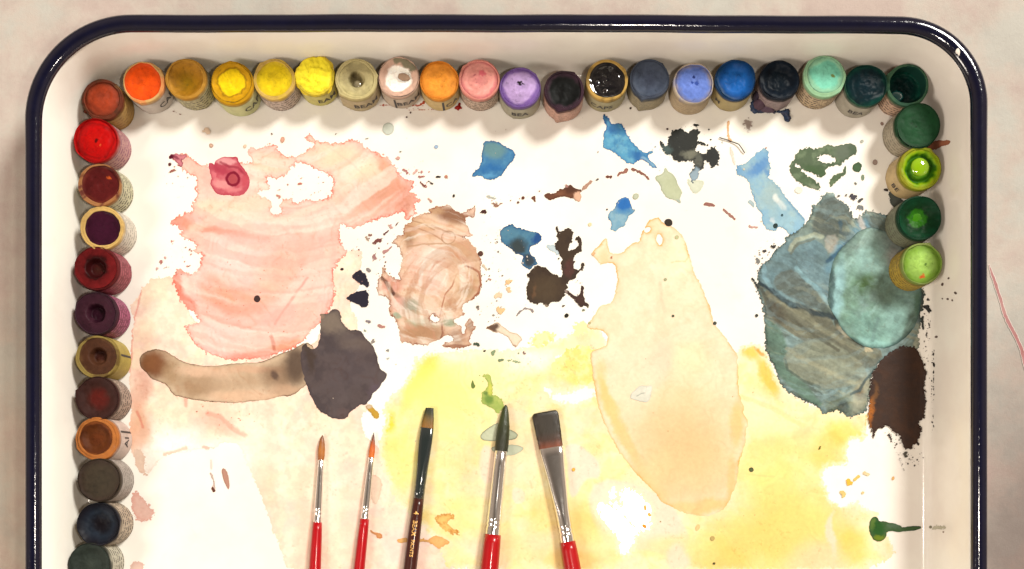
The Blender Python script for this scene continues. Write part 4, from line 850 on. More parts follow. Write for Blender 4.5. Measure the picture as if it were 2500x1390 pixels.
# orange droplets and streaks between the brushes
def pen(pts, c, **k): return stain('P', [(720 + x / 3.2325, 960 + y / 3.2325) for x, y in pts], c, **k)
pen([(590,1075),(620,1095),(660,1102),(692,1120),(690,1145),(655,1152),(640,1120),(605,1105)], (226,160,104), amp=0.6, scale=4, edge=(190,120,70), es=0.6, layer=3)
pen([(800,1160),(830,1145),(900,1150),(1000,1148),(1060,1160),(1100,1120),(1150,1130),(1240,1180),(1180,1200),(1130,1235),(1105,1200),(1050,1172),(900,1178),(820,1182)], (244,190,120), amp=0.9, scale=6, edge=(220,150,80), es=0.6, layer=3, feats=[('b',840,1165,50,20,0,(214,128,72),0.9,0.4)])
pen([(1100,990),(1140,960),(1200,950),(1260,965),(1250,990),(1200,1020),(1230,1060),(1290,1085),(1290,1120),(1220,1100),(1150,1060)], (246,206,120), amp=1.8, scale=6, edge=(205,130,50), es=0.7, layer=3, mott=[((214,140,60),8,0.6)])
pen([(600,640),(650,650),(690,700),(680,780),(650,880),(610,860),(600,760)], (250,220,196), amp=0.9, scale=8, edge=(235,180,150), ew=1.4, es=0.6, layer=2)
# marks round the top row of pots
stain('T3', [(950,760)]*0 + [(925,748),(940,745),(950,770)], (40,70,110), amp=0.2, step=0.8, layer=4)
stain('T4', [(125,700),(140,610),(170,550),(210,600),(240,690),(320,725),(400,720),(470,700),(520,680),(535,720),(548,800),(522,842),(492,820),(455,742),(380,732),(300,735),(200,738),(165,745)], (62,82,116), "blue lumps of dried paint round the foot of the black blue pot", amp=1.6, scale=6, edge=(34,44,66), ew=2.5, es=0.7, layer=4, mat=M_thick, thick=5, mott=[((90,80,90),9,0.5)], name="paint_lump")
stain('T4', [(1900,1090),(1940,1055),(2000,1020),(2080,1012),(2165,1010),(2168,1050),(2090,1070),(2000,1108),(1960,1110)], (188,120,92), "rusty streak on the right wall beside the green pots", amp=0.9, scale=6, edge=(140,70,40), ew=1.4, es=0.7, layer=2)
stain('T4', [(1530,1335),(1560,1305),(1620,1270),(1650,1262),(1600,1310),(1545,1345)], (120,100,80), amp=0.5, scale=5, layer=2)
stain('T2', [(1700,690),(1725,665),(1745,630),(1770,635),(1768,665),(1788,690),(1755,695),(1748,718),(1728,702)], (172,26,20), "red drop of dried paint between the orange and pink pots", amp=0.8, scale=5, edge=(130,14,12), es=0.5, layer=3, thick=4, mat=M_thick, name="paint_lump")
stain('T2', [(1340,655),(1370,630),(1385,605),(1410,612),(1400,640),(1360,665)], (205,90,60), amp=0.8, scale=4, layer=2)
stain('T2', seg((480,652),(1380,658),4,5), (206,120,100), amp=1.3, scale=10, layer=2, step=0.9)
stain('T2', seg((1240,705),(1500,700),3,3), (220,160,140), amp=1.3, scale=8, layer=2, step=0.9)
stain('T2', [(2310,75),(2340,55),(2370,55),(2385,72),(2360,95),(2330,92)], (176,134,82), "small ochre spot on the top wall of the tray", amp=0.8, scale=6, edge=(140,100,56), es=0.5, layer=2)
stain('F', [(2190,-20),(2215,-20),(2200,60),(2205,110),(2215,165),(2240,180),(2225,200),(2195,185),(2190,120),(2182,60)], (246,206,160), amp=0.8, scale=5, edge=(232,160,90), es=0.6, layer=2)
stain('F', [(2215,240),(2240,280),(2250,340),(2270,400),(2262,430),(2245,400),(2228,340),(2215,290)], (250,228,212), amp=0.8, scale=5, layer=2)
stain('T3', [(2360,800),(2400,780),(2460,830),(2440,900),(2400,940),(2375,900),(2350,850)], (176,160,150), amp=3, scale=8, layer=1, fade=5)

# ---- single drops
DROPS = [(948,315,14,15,(214,220,206),(170,180,165)),(1065,359,5,5,(170,196,222),(120,150,190)),(628,730,8.5,8,(72,52,52),(40,26,26)),(1632,544,9,10.5,(52,42,34),(30,24,20)),
 (1552,480,7.5,7,(200,206,182),(160,170,140)),(1893,552,6,6.5,(30,52,50),(20,36,36)),(1909,526,3.2,3.2,(48,86,96),(30,60,70)),(1745,790,4.5,4.5,(70,74,66),(44,48,42)),(1643,772,3.4,3.4,(96,104,80),(60,68,50)),
 (1624,683,4,4,(176,178,140),(140,145,105)),(1652,580,5,5,(206,206,160),(170,176,130)),(1383,771,5,5.5,(38,34,22),(24,20,14)),(1439,789,3,3,(200,200,150),(150,150,90)),(1834,1147,5.5,6,(86,96,56),(56,64,36)),
 (1743,1376,3.4,3,(90,84,30),(60,56,20)),(1847,771,4,4,(60,64,60),(40,44,40)),(1173,620,6.5,7,(98,62,52),(60,34,28)),(1108,479,4,3,(40,34,28),(30,24,20)),(1440,549,4.5,4.5,(240,226,180),(220,200,150)),
 (1482,512,2.2,2.2,(96,80,84),(60,50,54)),(1539,265,2.6,2.6,(70,46,46),(50,30,30)),(1629,316,2.4,2.4,(90,60,60),(60,40,40)),(2136,397,7,6,(188,168,156),(150,120,110)),(2104,346,4,4,(190,192,176),(150,155,140)),
 (2153,303,4.2,4.5,(176,150,136),(140,110,96)),(1277,484,4,4,(118,70,54),(80,44,34)),(1265,495,3,3,(126,80,64),(90,52,40)),(1949,465,8,9,(236,238,226),(222,226,212)),(1816,414,2.5,2.5,(220,215,196),(200,196,176)),
 (2271,1287,3.6,3.6,(150,146,124),(110,106,88)),(2283,1288,3.4,3,(160,152,132),(120,112,96)),(2302,1299,2,2,(170,150,130),(130,110,95)),(1400,1147,4.5,4,(250,196,80),(225,160,50)),(1573,1285,4,6,(236,160,40),(205,120,20)),
 (1575,1240,3,7,(246,190,90),(225,160,60)),(1585,1257,4,4,(246,190,90),(225,160,60)),(1739,1315,6,6,(196,170,100),(165,140,80)),(1703,1288,8,5,(250,205,140),(235,180,110)),(1167,843,2.8,2.8,(60,50,30),(40,34,20)),
 (835,658,4.2,3.2,(70,50,48),(46,30,28)),(900,660,7,4,(150,140,138),(110,100,98)),(1166,750,3.5,4,(130,120,110),(90,80,70)),(1205,770,2,3,(150,145,135),(110,105,95)),(993,287,2,2,(90,60,56),(60,40,38)),(1002,276,2,2.6,(100,60,56),(70,40,38)),
 (1018,246,1.8,1.8,(80,60,50),(50,40,30)),(2313,731,2.6,3,(120,100,92),(90,70,64)),(2332,716,3,4,(110,92,84),(80,62,56)),(2324,734,2,2.5,(140,120,110),(100,84,76)),(2300,695,3,4,(112,92,86),(80,60,56)),(2315,680,2.4,3,(112,92,86),(80,60,56)),
 (2285,823,3,4,(120,100,92),(90,70,64)),(2300,730,1.8,2,(130,110,100),(100,80,70)),(1460,372,1.6,1.6,(110,90,80),(80,60,50)),(2306,158,1.6,1.6,(120,100,90),(90,70,60)),(1714,126,1.8,2,(120,100,90),(90,70,60)),(1870,362,2,2,(200,150,140),(170,120,110)),
 (820,328,2.5,1.2,(150,140,125),(110,100,88)),(896,339,4,1.2,(170,166,150),(130,126,110)),(978,371,3,1.4,(170,166,150),(130,126,110)),(664,328,3,1.3,(140,110,100),(100,70,62)),(690,342,7.5,5,(232,178,152),(196,130,104)),(516,356,4.5,5.5,(222,186,160),(160,110,92)),
 (415,402,4,4,(112,52,56),(80,30,36)),(598,358,4,4,(244,214,186),(220,170,140)),(972,387,4.6,4,(226,178,166),(180,110,104)),(2180,1168,5,3,(246,200,130),(225,160,80))]
for i, (dx, dy, rx, ry, dc, de) in enumerate(DROPS):
    stain('P', ell(dx, dy, rx, ry, (i * 37) % 180), dc, amp=0.5, scale=5, edge=de, ew=1.0, es=0.9, rag=0.3, layer=6, step=0.55 if rx < 6 else 0.8, name="paint_drop", thick=0.0)
MARKS = [('D',(1098,555),(1145,552),14,14,(44,34,28)),('D',(1025,590),(1070,625),14,8,(70,54,46)),('D',(935,600),(990,658),14,22,(140,76,66)),('D',(1200,530),(1215,570),26,24,(206,140,116)),('D',(1545,915),(1610,900),12,38,(76,40,36)),
 ('D',(1672,822),(1740,845),14,36,(164,120,100)),('D',(1742,835),(1780,820),14,5,(190,150,130)),('D',(1610,745),(1720,772),14,16,(206,208,196)),('D',(455,1230),(550,1185),36,30,(126,74,70)),('D',(570,1135),(620,1095),12,12,(120,80,84)),('D',(690,1050),(735,995),14,5,(130,96,92)),
 ('D',(410,1140),(455,1138),22,22,(156,104,92)),('D',(385,1155),(420,1215),22,4,(176,146,124)),('D',(565,1320),(650,1260),34,14,(200,146,144)),('D',(480,1390),(490,1320),60,5,(176,130,128)),('D',(630,1040),(665,1070),40,20,(214,164,156)),('D',(770,475),(815,515),18,30,(196,126,120)),
 ('D',(870,520),(910,480),14,26,(226,180,170)),('D',(955,490),(950,515),14,20,(206,140,136)),('D',(920,545),(985,548),22,12,(190,120,116)),('D',(1020,770),(1060,815),12,24,(220,164,146)),('D',(690,365),(735,355),6,26,(236,180,170)),
 ('E',(720,935),(770,945),22,22,(140,130,136)),('E',(845,978),(920,990),26,22,(196,140,130)),('E',(930,1225),(955,1250),26,10,(150,146,144)),('E',(930,1315),(958,1312),16,16,(196,200,194)),('E',(775,1140),(815,1150),40,30,(150,140,134)),('E',(690,1010),(740,1045),12,8,(170,180,160)),
 ('E',(1815,1165),(1880,1185),22,20,(76,92,74)),('E',(1985,1250),(2030,1255),36,40,(146,166,126)),('E',(1912,1240),(1940,1238),18,18,(60,56,44)),('E',(2065,1325),(2125,1325),26,20,(130,146,112)),('E',(2155,1330),(2295,1355),8,12,(160,180,140)),('E',(2320,1250),(2340,1270),20,14,(150,120,116)),
 ('E',(2140,560),(2195,520),26,34,(252,204,150)),('E',(2165,590),(2190,640),30,30,(252,208,160)),('E',(2030,690),(2095,665),44,40,(250,216,180)),('E',(2050,810),(2125,830),50,70,(250,206,152)),('E',(1960,500),(1998,518),14,18,(196,140,130)),('E',(1855,810),(1872,805),26,22,(150,130,126)),
 ('E',(1905,360),(1955,420),6,12,(226,206,180)),('G',(510,855),(530,868),26,14,(82,64,54)),('G',(715,910),(740,908),20,18,(110,116,86)),('G',(465,385),(485,372),16,16,(120,116,104)),('G',(1000,370),(1018,376),22,20,(196,130,90)),('G',(840,325),(820,350),20,28,(240,190,140)),
 ('A',(478,500),(535,482),14,24,(176,110,98)),('A',(655,550),(668,570),8,8,(222,170,160)),('A',(1780,628),(1820,620),22,18,(214,130,116)),('A',(1790,575),(1822,560),8,8,(232,180,166)),('A',(1560,735),(1600,765),14,26,(220,150,132)),('A',(1570,685),(1602,678),10,8,(240,190,176)),
 ('B',(380,90),(402,80),34,22,(200,130,122)),('B',(420,40),(436,30),28,22,(226,170,166)),('B',(420,145),(470,135),10,6,(222,170,166)),('B',(345,150),(368,150),30,20,(232,186,180)),('A',(672,1295),(690,1290),20,20,(196,112,104)),('A',(685,1340),(705,1335),12,10,(222,150,140)),
 ('K',(1530,668),(1565,730),22,12,(46,34,30)),('K',(1705,850),(1722,900),50,20,(88,84,74)),('K',(1992,20),(1990,150),9,5,(34,28,26)),('K',(1990,160),(1994,222),7,9,(34,28,26)),('K',(1985,480),(1990,520),14,8,(34,28,26)),('K',(1990,570),(1996,600),12,6,(34,28,26)),('K',(1820,750),(1840,785),26,16,(60,48,42)),('K',(1395,625),(1380,720),30,4,(88,48,40)),('K',(1840,595),(1872,600),16,16,(50,36,30)),
 ('J',(1925,545),(1945,560),24,14,(48,44,44)),('J',(1900,610),(1950,690),60,30,(46,46,46)),('J',(1880,720),(1890,860),24,12,(60,64,60)),('J',(1940,780),(1950,840),12,10,(70,66,62)),('J',(1998,1060),(1990,1120),8,14,(34,28,26)),('J',(1990,1130),(1996,1240),7,12,(34,28,26)),('J',(1925,880),(1920,935),14,10,(90,84,78)),
 ('I',(1690,515),(1740,525),20,26,(70,62,58)),('I',(1350,570),(1415,600),30,50,(66,62,70)),('I',(1440,635),(1485,610),26,20,(76,74,70)),('I',(1400,440),(1420,468),6,8,(90,96,90)),('I',(1425,690),(1490,715),40,34,(120,124,124)),('I',(1225,575),(1250,575),20,18,(100,96,92)),('I',(1300,575),(1320,575),16,16,(110,106,104)),
 ('I',(555,1100),(600,1080),40,16,(60,54,50)),('I',(470,1150),(505,1135),20,20,(56,50,50)),('I',(400,1230),(440,1240),40,60,(130,130,126)),('J',(150,330),(215,440),12,30,(56,60,58)),
 ('O',(700,470),(735,530),26,70,(253,196,70)),('O',(770,490),(828,440),26,26,(250,206,110)),('O',(860,405),(925,430),26,26,(252,222,170)),('O',(620,605),(680,640),26,56,(246,210,130)),('O',(850,605),(872,615),26,24,(246,214,150)),('O',(1560,975),(1700,970),40,30,(208,204,182)),('K',(832,820),(840,790),10,14,(120,120,40)),
 ('T1',(1130,715),(1225,760),5,5,(150,90,80)),('T1',(220,695),(262,705),10,18,(110,40,24)),('T1',(1450,900),(1500,950),70,26,(244,214,186)),('P',(1275,120),(1276,121),2,2,(150,120,100))]
for i, (cc, p, q, w0, w1, mc) in enumerate(MARKS):
    stain(cc, seg(p, q, w0, w1, bend=(w0 * 0.25) * (1 if i % 2 else -1)), mc, amp=0.9 if max(w0, w1) < 30 else 1.4, scale=4.5, edge=tuple(int(v * 0.72) for v in mc), ew=1.0, es=0.5, layer=5, step=0.7, name="paint_fleck")

# clouds of pin-prick specks nobody could count
def specks(cx, cy, rx, ry, n, c, rmax, sd, rot=0.0):
    rnd = random.Random(sd); V = []; F = []; C = []
    a0 = math.radians(rot)
    for _ in range(max(8, int(n * 0.55))):
        while True:
            u, v = rnd.uniform(-1, 1), rnd.uniform(-1, 1)
            if u * u + v * v < 1: break
        u *= rx; v *= ry
        x = cx + u * math.cos(a0) - v * math.sin(a0); y = cy + u * math.sin(a0) + v * math.cos(a0)
        r = 0.5 + (rmax - 0.5) * rnd.random() ** 2.5; k = rnd.randint(6, 9); b = len(V); jit = rnd.uniform(0.7, 1.25); ax = rnd.uniform(0, 3.14)
        cc = lin(c) * G * rnd.uniform(0.7, 1.3)
        for j in range(k):
            t = 2 * math.pi * j / k + 0.2; rr = r * rnd.uniform(0.6, 1.2)
            px, py = rr * math.cos(t) * 1.3, rr * math.sin(t) * jit
            V.append((x + px * math.cos(ax) - py * math.sin(ax), y + px * math.sin(ax) + py * math.cos(ax))); C.append(cc)
        F.append(tuple(range(b, b + k))[::-1])
    V = np.array(V); tx, ty, z = project(V[:, 0], V[:, 1])
    v = np.column_stack([(tx - NX) * S, (NY - ty) * S, (z + 1.3) * S])
    mesh_obj("paint_specks", v, F, M_wash, tray, smooth=False, colors=np.clip(np.array(C), 0, 0.85), kind='stuff')
specks(435, 445, 42, 40, 26, (196,150,140), 2.0, 1)
specks(430, 630, 46, 44, 46, (206,140,130), 2.4, 2)
specks(1020, 425, 46, 34, 40, (170,110,100), 2.6, 3, 35)
specks(905, 640, 60, 70, 70, (150,110,110), 2.4, 4)
specks(745, 460, 60, 34, 26, (214,150,140), 2.0, 5)
specks(1195, 690, 34, 120, 90, (130,116,110), 2.4, 6)
specks(1235, 640, 60, 80, 40, (190,180,170), 2.2, 7)
specks(1200, 560, 30, 40, 24, (180,160,150), 2.2, 8)
specks(2262, 800, 9, 60, 60, (80,66,64), 2.2, 9)
specks(2276, 960, 4, 110, 60, (50,42,42), 2.4, 10)
specks(2256, 900, 16, 50, 50, (80,64,60), 1.8, 11)
specks(2225, 1115, 30, 26, 60, (56,46,42), 2.6, 12)
specks(2190, 1105, 3, 52, 60, (70,56,50), 1.5, 13, -20)
specks(2180, 1066, 26, 14, 40, (60,46,40), 2.2, 14, 40)
specks(2075, 500, 34, 22, 40, (110,104,110), 2.2, 15)
specks(2110, 545, 30, 16, 26, (110,104,110), 2.2, 16)
specks(1870, 610, 36, 16, 36, (84,78,74), 2.0, 17, -40)
specks(1860, 650, 14, 30, 26, (96,92,88), 2.2, 18)
specks(1255, 480, 90, 12, 24, (176,130,110), 1.8, 19, -10)
specks(1560, 1255, 26, 40, 18, (250,200,110), 2.4, 20)
specks(1310, 880, 90, 16, 22, (140,150,120), 2.0, 21, 8)
specks(1180, 925, 14, 10, 10, (90,110,70), 1.8, 22)
specks(1700, 360, 70, 60, 70, (60,62,58), 2.2, 23)
specks(1610, 380, 30, 40, 26, (150,170,180), 1.8, 24)
specks(1410, 690, 26, 50, 30, (120,104,96), 2.0, 25)
specks(1030, 262, 60, 16, 26, (190,120,100), 1.8, 26)
specks(560, 1010, 90, 40, 60, (222,150,130), 2.0, 27)
specks(640, 730, 150, 110, 90, (222,140,120), 1.5, 28)
specks(1280, 700, 900, 420, 120, (196,180,165), 1.4, 29)
specks(1600, 1100, 500, 240, 70, (205,180,120), 1.5, 30)
# pink line of dried wash on the table paper
stain('P', [(2412,640),(2416,668),(2424,690),(2432,716),(2440,740),(2446,765),(2456,790),(2470,815),(2484,842),(2492,866),(2497,895),(2512,930),(2520,960),(2528,960),(2520,925),(2506,890),(2502,862),(2492,836),(2478,808),(2464,782),(2455,760),(2448,735),(2440,710),(2432,686),(2424,664)],
      (196,136,134), "dusty pink dried line curving away on the table", rag=0.4, amp=0.9, scale=14, edge=(180,120,118), es=0.4, step=1.2, parent=table, name="paint_streak", mott=[((206,160,152),20,0.5)], g=0.58, fade=1.5)
# white oval spot on top of the navy rim
cx_, cy_ = T(2338, 130, 182)
CV = [(cx_, cy_)] + [(cx_ + k * 5 * math.cos(t), cy_ + k * 10.5 * math.sin(t)) for k in (0.5, 1.0) for t in [2 * math.pi * i / 16 for i in range(16)]]
def rim_top(x, y):
    y = y - float(bow(np.array(x), np.array(y), 182.0)); q = float(inset(x, y))
    return RIM_Z + 1 + 15.5 * math.sqrt(max(0.0, 1 - ((q + 1) / 18.2) ** 2)) + 0.7
spot_v = [M3(x, y, rim_top(x, y)) for x, y in CV]
spot_f = [(0, 1 + (i + 1) % 16, 1 + i) for i in range(16)] + [(1 + i, 1 + (i + 1) % 16, 17 + (i + 1) % 16, 17 + i) for i in range(16)]
mesh_obj("rim_spot", spot_v, spot_f, M_enamel, tray, label="white oval spot on the navy rim")
# ------------------------------------------------------------------ text on curved surfaces
_tcache = {}
def text_mesh(body, size, bold=False):
    """flat outline text -> (verts Nx2 starting at x=0, faces); sizes in px"""
    k = (body, size)
    if k in _tcache: return _tcache[k]
    cu = bpy.data.curves.new("t", 'FONT'); cu.body = body; cu.size = size; cu.resolution_u = 2
    cu.offset = size * 0.012
    o = bpy.data.objects.new("t", cu); col.objects.link(o)
    dg = bpy.context.evaluated_depsgraph_get()
    me = bpy.data.meshes.new_from_object(o.evaluated_get(dg))
    v = np.array([(p.co.x, p.co.y) for p in me.vertices]); f = [tuple(p.vertices) for p in me.polygons]
    bpy.data.objects.remove(o); bpy.data.curves.remove(cu); bpy.data.meshes.remove(me)
    if len(v): v[:, 0] -= v[:, 0].min()
    _tcache[k] = (v, f)
    return v, f

# ------------------------------------------------------------------ paint pots
TAN = (216, 178, 112)
def radial(th, R, sd, wob, spur, R_=None):
    r = R * (1 + wob * (fbm(np.cos(th) * 1.3 + 5, np.sin(th) * 1.3 + 5, 1.0, sd, 3) - 0.5) * 2)
    for a, w, amt in spur:                      # loose end of the wound paper standing off as a corner
        d = (th - math.radians(a) + math.pi) % (2 * math.pi) - math.pi
        up = np.where((d <= 0) & (d > -w), 1 / np.cos(np.clip(d + w, 0, 1.2)) - 1, 0)
        dn = np.where((d > 0) & (d < 0.22), (1 / math.cos(w) - 1) * (1 - d / 0.22) ** 2, 0)
        r = r * (1 + amt * (up + dn))
    return r

def stops(t, st):
    """piecewise colour by radius; st = [(r, colour), ...]"""
    rs = [s[0] for s in st]; cs = np.array([lin(s[1]) for s in st])
    return np.column_stack([np.interp(t, rs, cs[:, k]) for k in range(3)])

POT_G = 0.63
def pot(x, y, label, R=48,  rim=TAN, paint=((0, (200, 0, 0)), (1, (200, 0, 0))), inner=0.84, kind='flat', wall=None, spur=(), wob=0.032, depth=3.0,
        paper=(222, 208, 180), ink=(60, 50, 46), print_amt=0.75, text=None, tsize=30, tang=0, lab_rot=0, lab=True, bar=None, mat=None, sd=None, tiltx=0, tilty=0,
        rimstain=0.35, off=(0, 0), hgt=1.0, mess=0.0, name="paint_pot", extra=None):
    sd = sd or int(x * 7 + y * 13) % 997
    h = POT_H * hgt * (0.95 + 0.10 * random.Random(sd + 5).random())
    bx, by = T(x, y, h)
    bx -= tiltx * 0.5; by -= tilty * 0.5
    root = thing(name, M3(bx, by, 0.3), label, "paint pot", "little paint pots lined up inside the tray")
    NS = 72
    th = np.linspace(0, 2 * math.pi, NS, endpoint=False)
    R = R * 1.045 * (1 - h / HC)
    ro = radial(th, R, sd, wob, spur)
    ri = np.minimum(radial(th, R * inner, sd + 3, wob * 2.2, ()), ro - 2.2)
    rnd = random.Random(sd)
    offx, offy = off
    def lean(z):     # slight lean of the whole cylinder
        return tiltx * z / h, tilty * z / h
    def ring(r, z, ox=0, oy=0):
        z = np.broadcast_to(z, th.shape).astype(float)
        lx, ly = tiltx * z / h, tilty * z / h
        return np.column_stack([(r * np.cos(th) + lx + ox) * S, -(r * np.sin(th) + ly + oy) * S, z * S])
    # sleeve of wound paper
    zt = h + 3.0 * (fbm(np.cos(th) * 2 + 3, np.sin(th) * 2 + 3, 1.0, sd + 9, 3) - 0.5) * 2
    rows = [(ro * 0.985, np.full(NS, 0.0)), (ro, np.full(NS, 2.0)), (ro, np.full(NS, h * 0.35)), (ro, np.full(NS, h * 0.7)), (ro * 1.0, zt - 5), (ro * 0.992, zt - 1.6), (ro * 0.975, zt - 0.2)]
    mid = (ro * 0.5 + ri * 0.5)
    rows += [(ri + (ro - ri) * 0.66, zt + 0.2), (ri + (ro - ri) * 0.56, zt - 1.8), (ri + (ro - ri) * 0.46, zt + 0.3), (ri * 1.02, zt - 0.2), (ri, zt - 1.6), (ri * 0.99, np.full(NS, h - depth - 6)), (ri * 0.98, np.full(NS, h * 0.2))]
    V = np.vstack([ring(r, z, *( (0, 0) if i < 9 else off)) for i, (r, z) in enumerate(rows)])
    F = []
    for k in range(len(rows) - 1):
        for i in range(NS):
            j = (i + 1) % NS
            F.append((k * NS + i, k * NS + j, (k + 1) * NS + j, (k + 1) * NS + i)[::-1])
    zz = np.concatenate([np.broadcast_to(z, th.shape) for r, z in rows]); tt = np.tile(th, len(rows))
    rimc = lin(rim) * POT_G; papc = lin(paper) * 0.66
    nn = fbm(np.cos(tt) * 2 + zz * 0.02, np.sin(tt) * 2 + zz * 0.05, 1.0, sd + 21, 4)
    w = sstep(h - 14, h - 4, zz + 16 * (nn - 0.5))[:, None]
    C = papc * (1 - w) + rimc * w
    pc = stops(np.full(len(zz), 0.9), paint) * POT_G
    row_i = np.repeat(np.arange(len(rows)), NS)
    ws = (sstep(0.52, 0.62, fbm(np.cos(tt) * 2.4 + 9, np.sin(tt) * 2.4 + zz * 0.01, 1.0, sd + 33, 4)) * rimstain * sstep(h - 24, h - 3, zz))[:, None]
    C = C * (1 - ws) + pc * ws
    if mess:
        wm = (sstep(0.45, 0.6, fbm(np.cos(tt) * 3, np.sin(tt) * 3 + zz * 0.05, 1.0, sd + 41, 4)) * mess)[:, None]
        C = C * (1 - wm) + pc * 0.8 * wm
    wi = (row_i >= 11).astype(float)[:, None]
    C = C * (1 - wi) + pc * wi
    C = C * (0.86 + 0.28 * fbm(np.cos(tt) * 9, np.sin(tt) * 9 + zz * 0.2, 1.0, sd + 5, 3))[:, None]
    mesh_obj("paper_sleeve", V, F, M_paper, root, colors=C)
    # paint cake
    NR = 26
    t = np.linspace(0, 1, NR)
    TT, TH = np.meshgrid(t, th, indexing='ij')
    if kind == 'over':
        rout = np.tile(radial(th, R * 1.04, sd + 7, 0.26, ()), (NR, 1))
    else:
        rout = np.tile(ri * 0.995, (NR, 1))
    RR = TT * rout
    X = RR * np.cos(TH) + offx; Y = RR * np.sin(TH) + offy
    n1 = (fbm(X + 300, Y + 300, 24, sd + 50, 4) - 0.5) * 2.3; n2 = (fbm(X + 300, Y + 300, 7, sd + 51, 4) - 0.5) * 1.5
    swirl = np.sin(TT * 15 + TH * 1.0 + 5 * n1) * 0.35
    if kind == 'flat':      Z = h - depth + 2.2 * n1 + 0.7 * n2 + swirl * 0.8 + 1.6 * sstep(0.86, 1, TT) - 1.2 * np.exp(-(TT / 0.12) ** 2)
    elif kind == 'dome':    Z = h - depth + 7.5 * (1 - TT ** 2) + 2.4 * n1 + 1.0 * n2 + swirl
    elif kind == 'over':    Z = h + 7.5 * (1 - TT ** 3) + 7 * n1 + 4 * n2 - 9 * sstep(0.86, 1.0, TT)
    elif kind == 'crater':  Z = h - depth - 16 * (1 - sstep(0.30, 0.52, TT)) + 2.4 * n1 + 0.8 * n2 + swirl
    elif kind == 'bowl':    Z = h - depth - 15 * (1 - TT ** 2) + 2.4 * n1 + 0.8 * n2
    elif kind == 'deep':    Z = h - 40 + 6 * n1 + 2 * n2 + 10 * sstep(0.9, 1, TT)
    elif kind == 'moat':    Z = h - depth - 9 * np.exp(-((TT - 0.66) / 0.12) ** 2) + 2.0 * n1 + 0.6 * n2
    elif kind == 'dish':    Z = h - depth - 7 * (1 - sstep(0.5, 0.95, TT)) + 2.6 * n1 + 0.9 * n2
    tw = np.clip(TT + 0.16 * n1 + 0.10 * n2, 0, 1)
    Cc = stops(tw.ravel(), paint) * POT_G
    ck = sstep(0.012, 0.0, np.abs(fbm(X.ravel() + 900, Y.ravel() + 900, 30, sd + 77, 3) - 0.5)) * 0.30
    Cc = Cc * (1 + 0.24 * n2.ravel() + 0.24 * n1.ravel() - ck)[:, None]
    if extra:
        for ex, ey, er, ec in extra:
            dd = np.hypot(X.ravel() - ex, Y.ravel() - ey) + 10 * n2.ravel()
            we = (1 - sstep(er * 0.7, er * 1.15, dd))[:, None]
            Cc = Cc * (1 - we) + lin(ec) * POT_G * we
    Vp = np.column_stack([(X.ravel() + tiltx) * S, -(Y.ravel() + tilty) * S, Z.ravel() * S])
    Fp = []
    for k in range(NR - 1):
        for i in range(NS):
            j = (i + 1) % NS
            Fp.append((k * NS + i, k * NS + j, (k + 1) * NS + j, (k + 1) * NS + i) if k else (i * 0 + 0, NS + j, NS + i))
    Fp = [f if len(f) == 3 else f for f in Fp]
    Fp = [(f[0], f[1], f[2])[::1] if len(f) == 3 else f for f in Fp]
    cake = mesh_obj("paint_cake", Vp, Fp, mat or M_cake, root, colors=np.clip(Cc, 0.003, 0.85))
    # printed band, facing inwards over the tray
    phi = math.atan2(NY - by, NX - bx) + math.radians(lab_rot)
    if lab:
        span = math.radians(250); n = 56
        a = np.linspace(phi - span / 2, phi + span / 2, n)
        rl = np.interp(np.mod(a, 2 * math.pi), np.append(th, 2 * math.pi), np.append(ro, ro[0])) + 0.9
        z0, z1 = 5.0, h - 12.0
        Vl = []; UVs = []
        for zq in (z0, (z0 + z1) / 2, z1):
            for i in range(n):
                lx, ly = lean(zq)
                Vl.append(((rl[i] * math.cos(a[i]) + lx) * S, -(rl[i] * math.sin(a[i]) + ly) * S, zq * S)); UVs.append((-(a[i] - phi) * R, zq))
        Fl = []
        for k in range(2):
            for i in range(n - 1):
                Fl.append((k * n + i, (k + 1) * n + i, (k + 1) * n + i + 1, k * n + i + 1))
        lm = label_mat_cached(paper, ink, 0.0 if text else print_amt)
        lo = mesh_obj("label", Vl, Fl, lm, root)
        uvl = lo.data.uv_layers.new(name='UVMap')
        for lp in lo.data.loops: uvl.data[lp.index].uv = UVs[lp.vertex_index]
        def wrap(v2, zc, u0, lift=0.8):
            out = []
            for u, vv in v2:
                aa = phi - (u + u0) / R; zq = zc + vv
                r_ = np.interp(aa % (2 * math.pi), np.append(th, 2 * math.pi), np.append(ro, ro[0])) + 0.9 + lift
                lx, ly = lean(zq)
                out.append(((r_ * math.cos(aa) + lx) * S, -(r_ * math.sin(aa) + ly) * S, zq * S))
            return out
        if text:
            tv, tf = text_mesh(text, tsize)
            wdt = tv[:, 0].max()
            mesh_obj("lettering", wrap(tv, (z0 + z1) / 2 - tsize * 0.36, tang - wdt / 2), tf, M_ink, lo, smooth=False)
        if bar is not None:
            bv = [(0, 0), (5, 0), (5, h * 0.7), (0, h * 0.7)]
            mesh_obj("printed_bar", wrap(bv, z0 + 1, bar, 0.6), [(0, 1, 2, 3)], M_ink, lo, smooth=False)
    root['_h'] = h
    root.id_properties_clear() if False else None
    del root['_h']
    return root

_lm = {}
def label_mat_cached(p, ink, amt):
    k = (p, ink, amt)
    if k not in _lm:
        _lm[k] = label_mat("printed_label", tuple(lin(p) * 0.78), tuple(lin(ink) * 0.8), amt)
    return _lm[k]

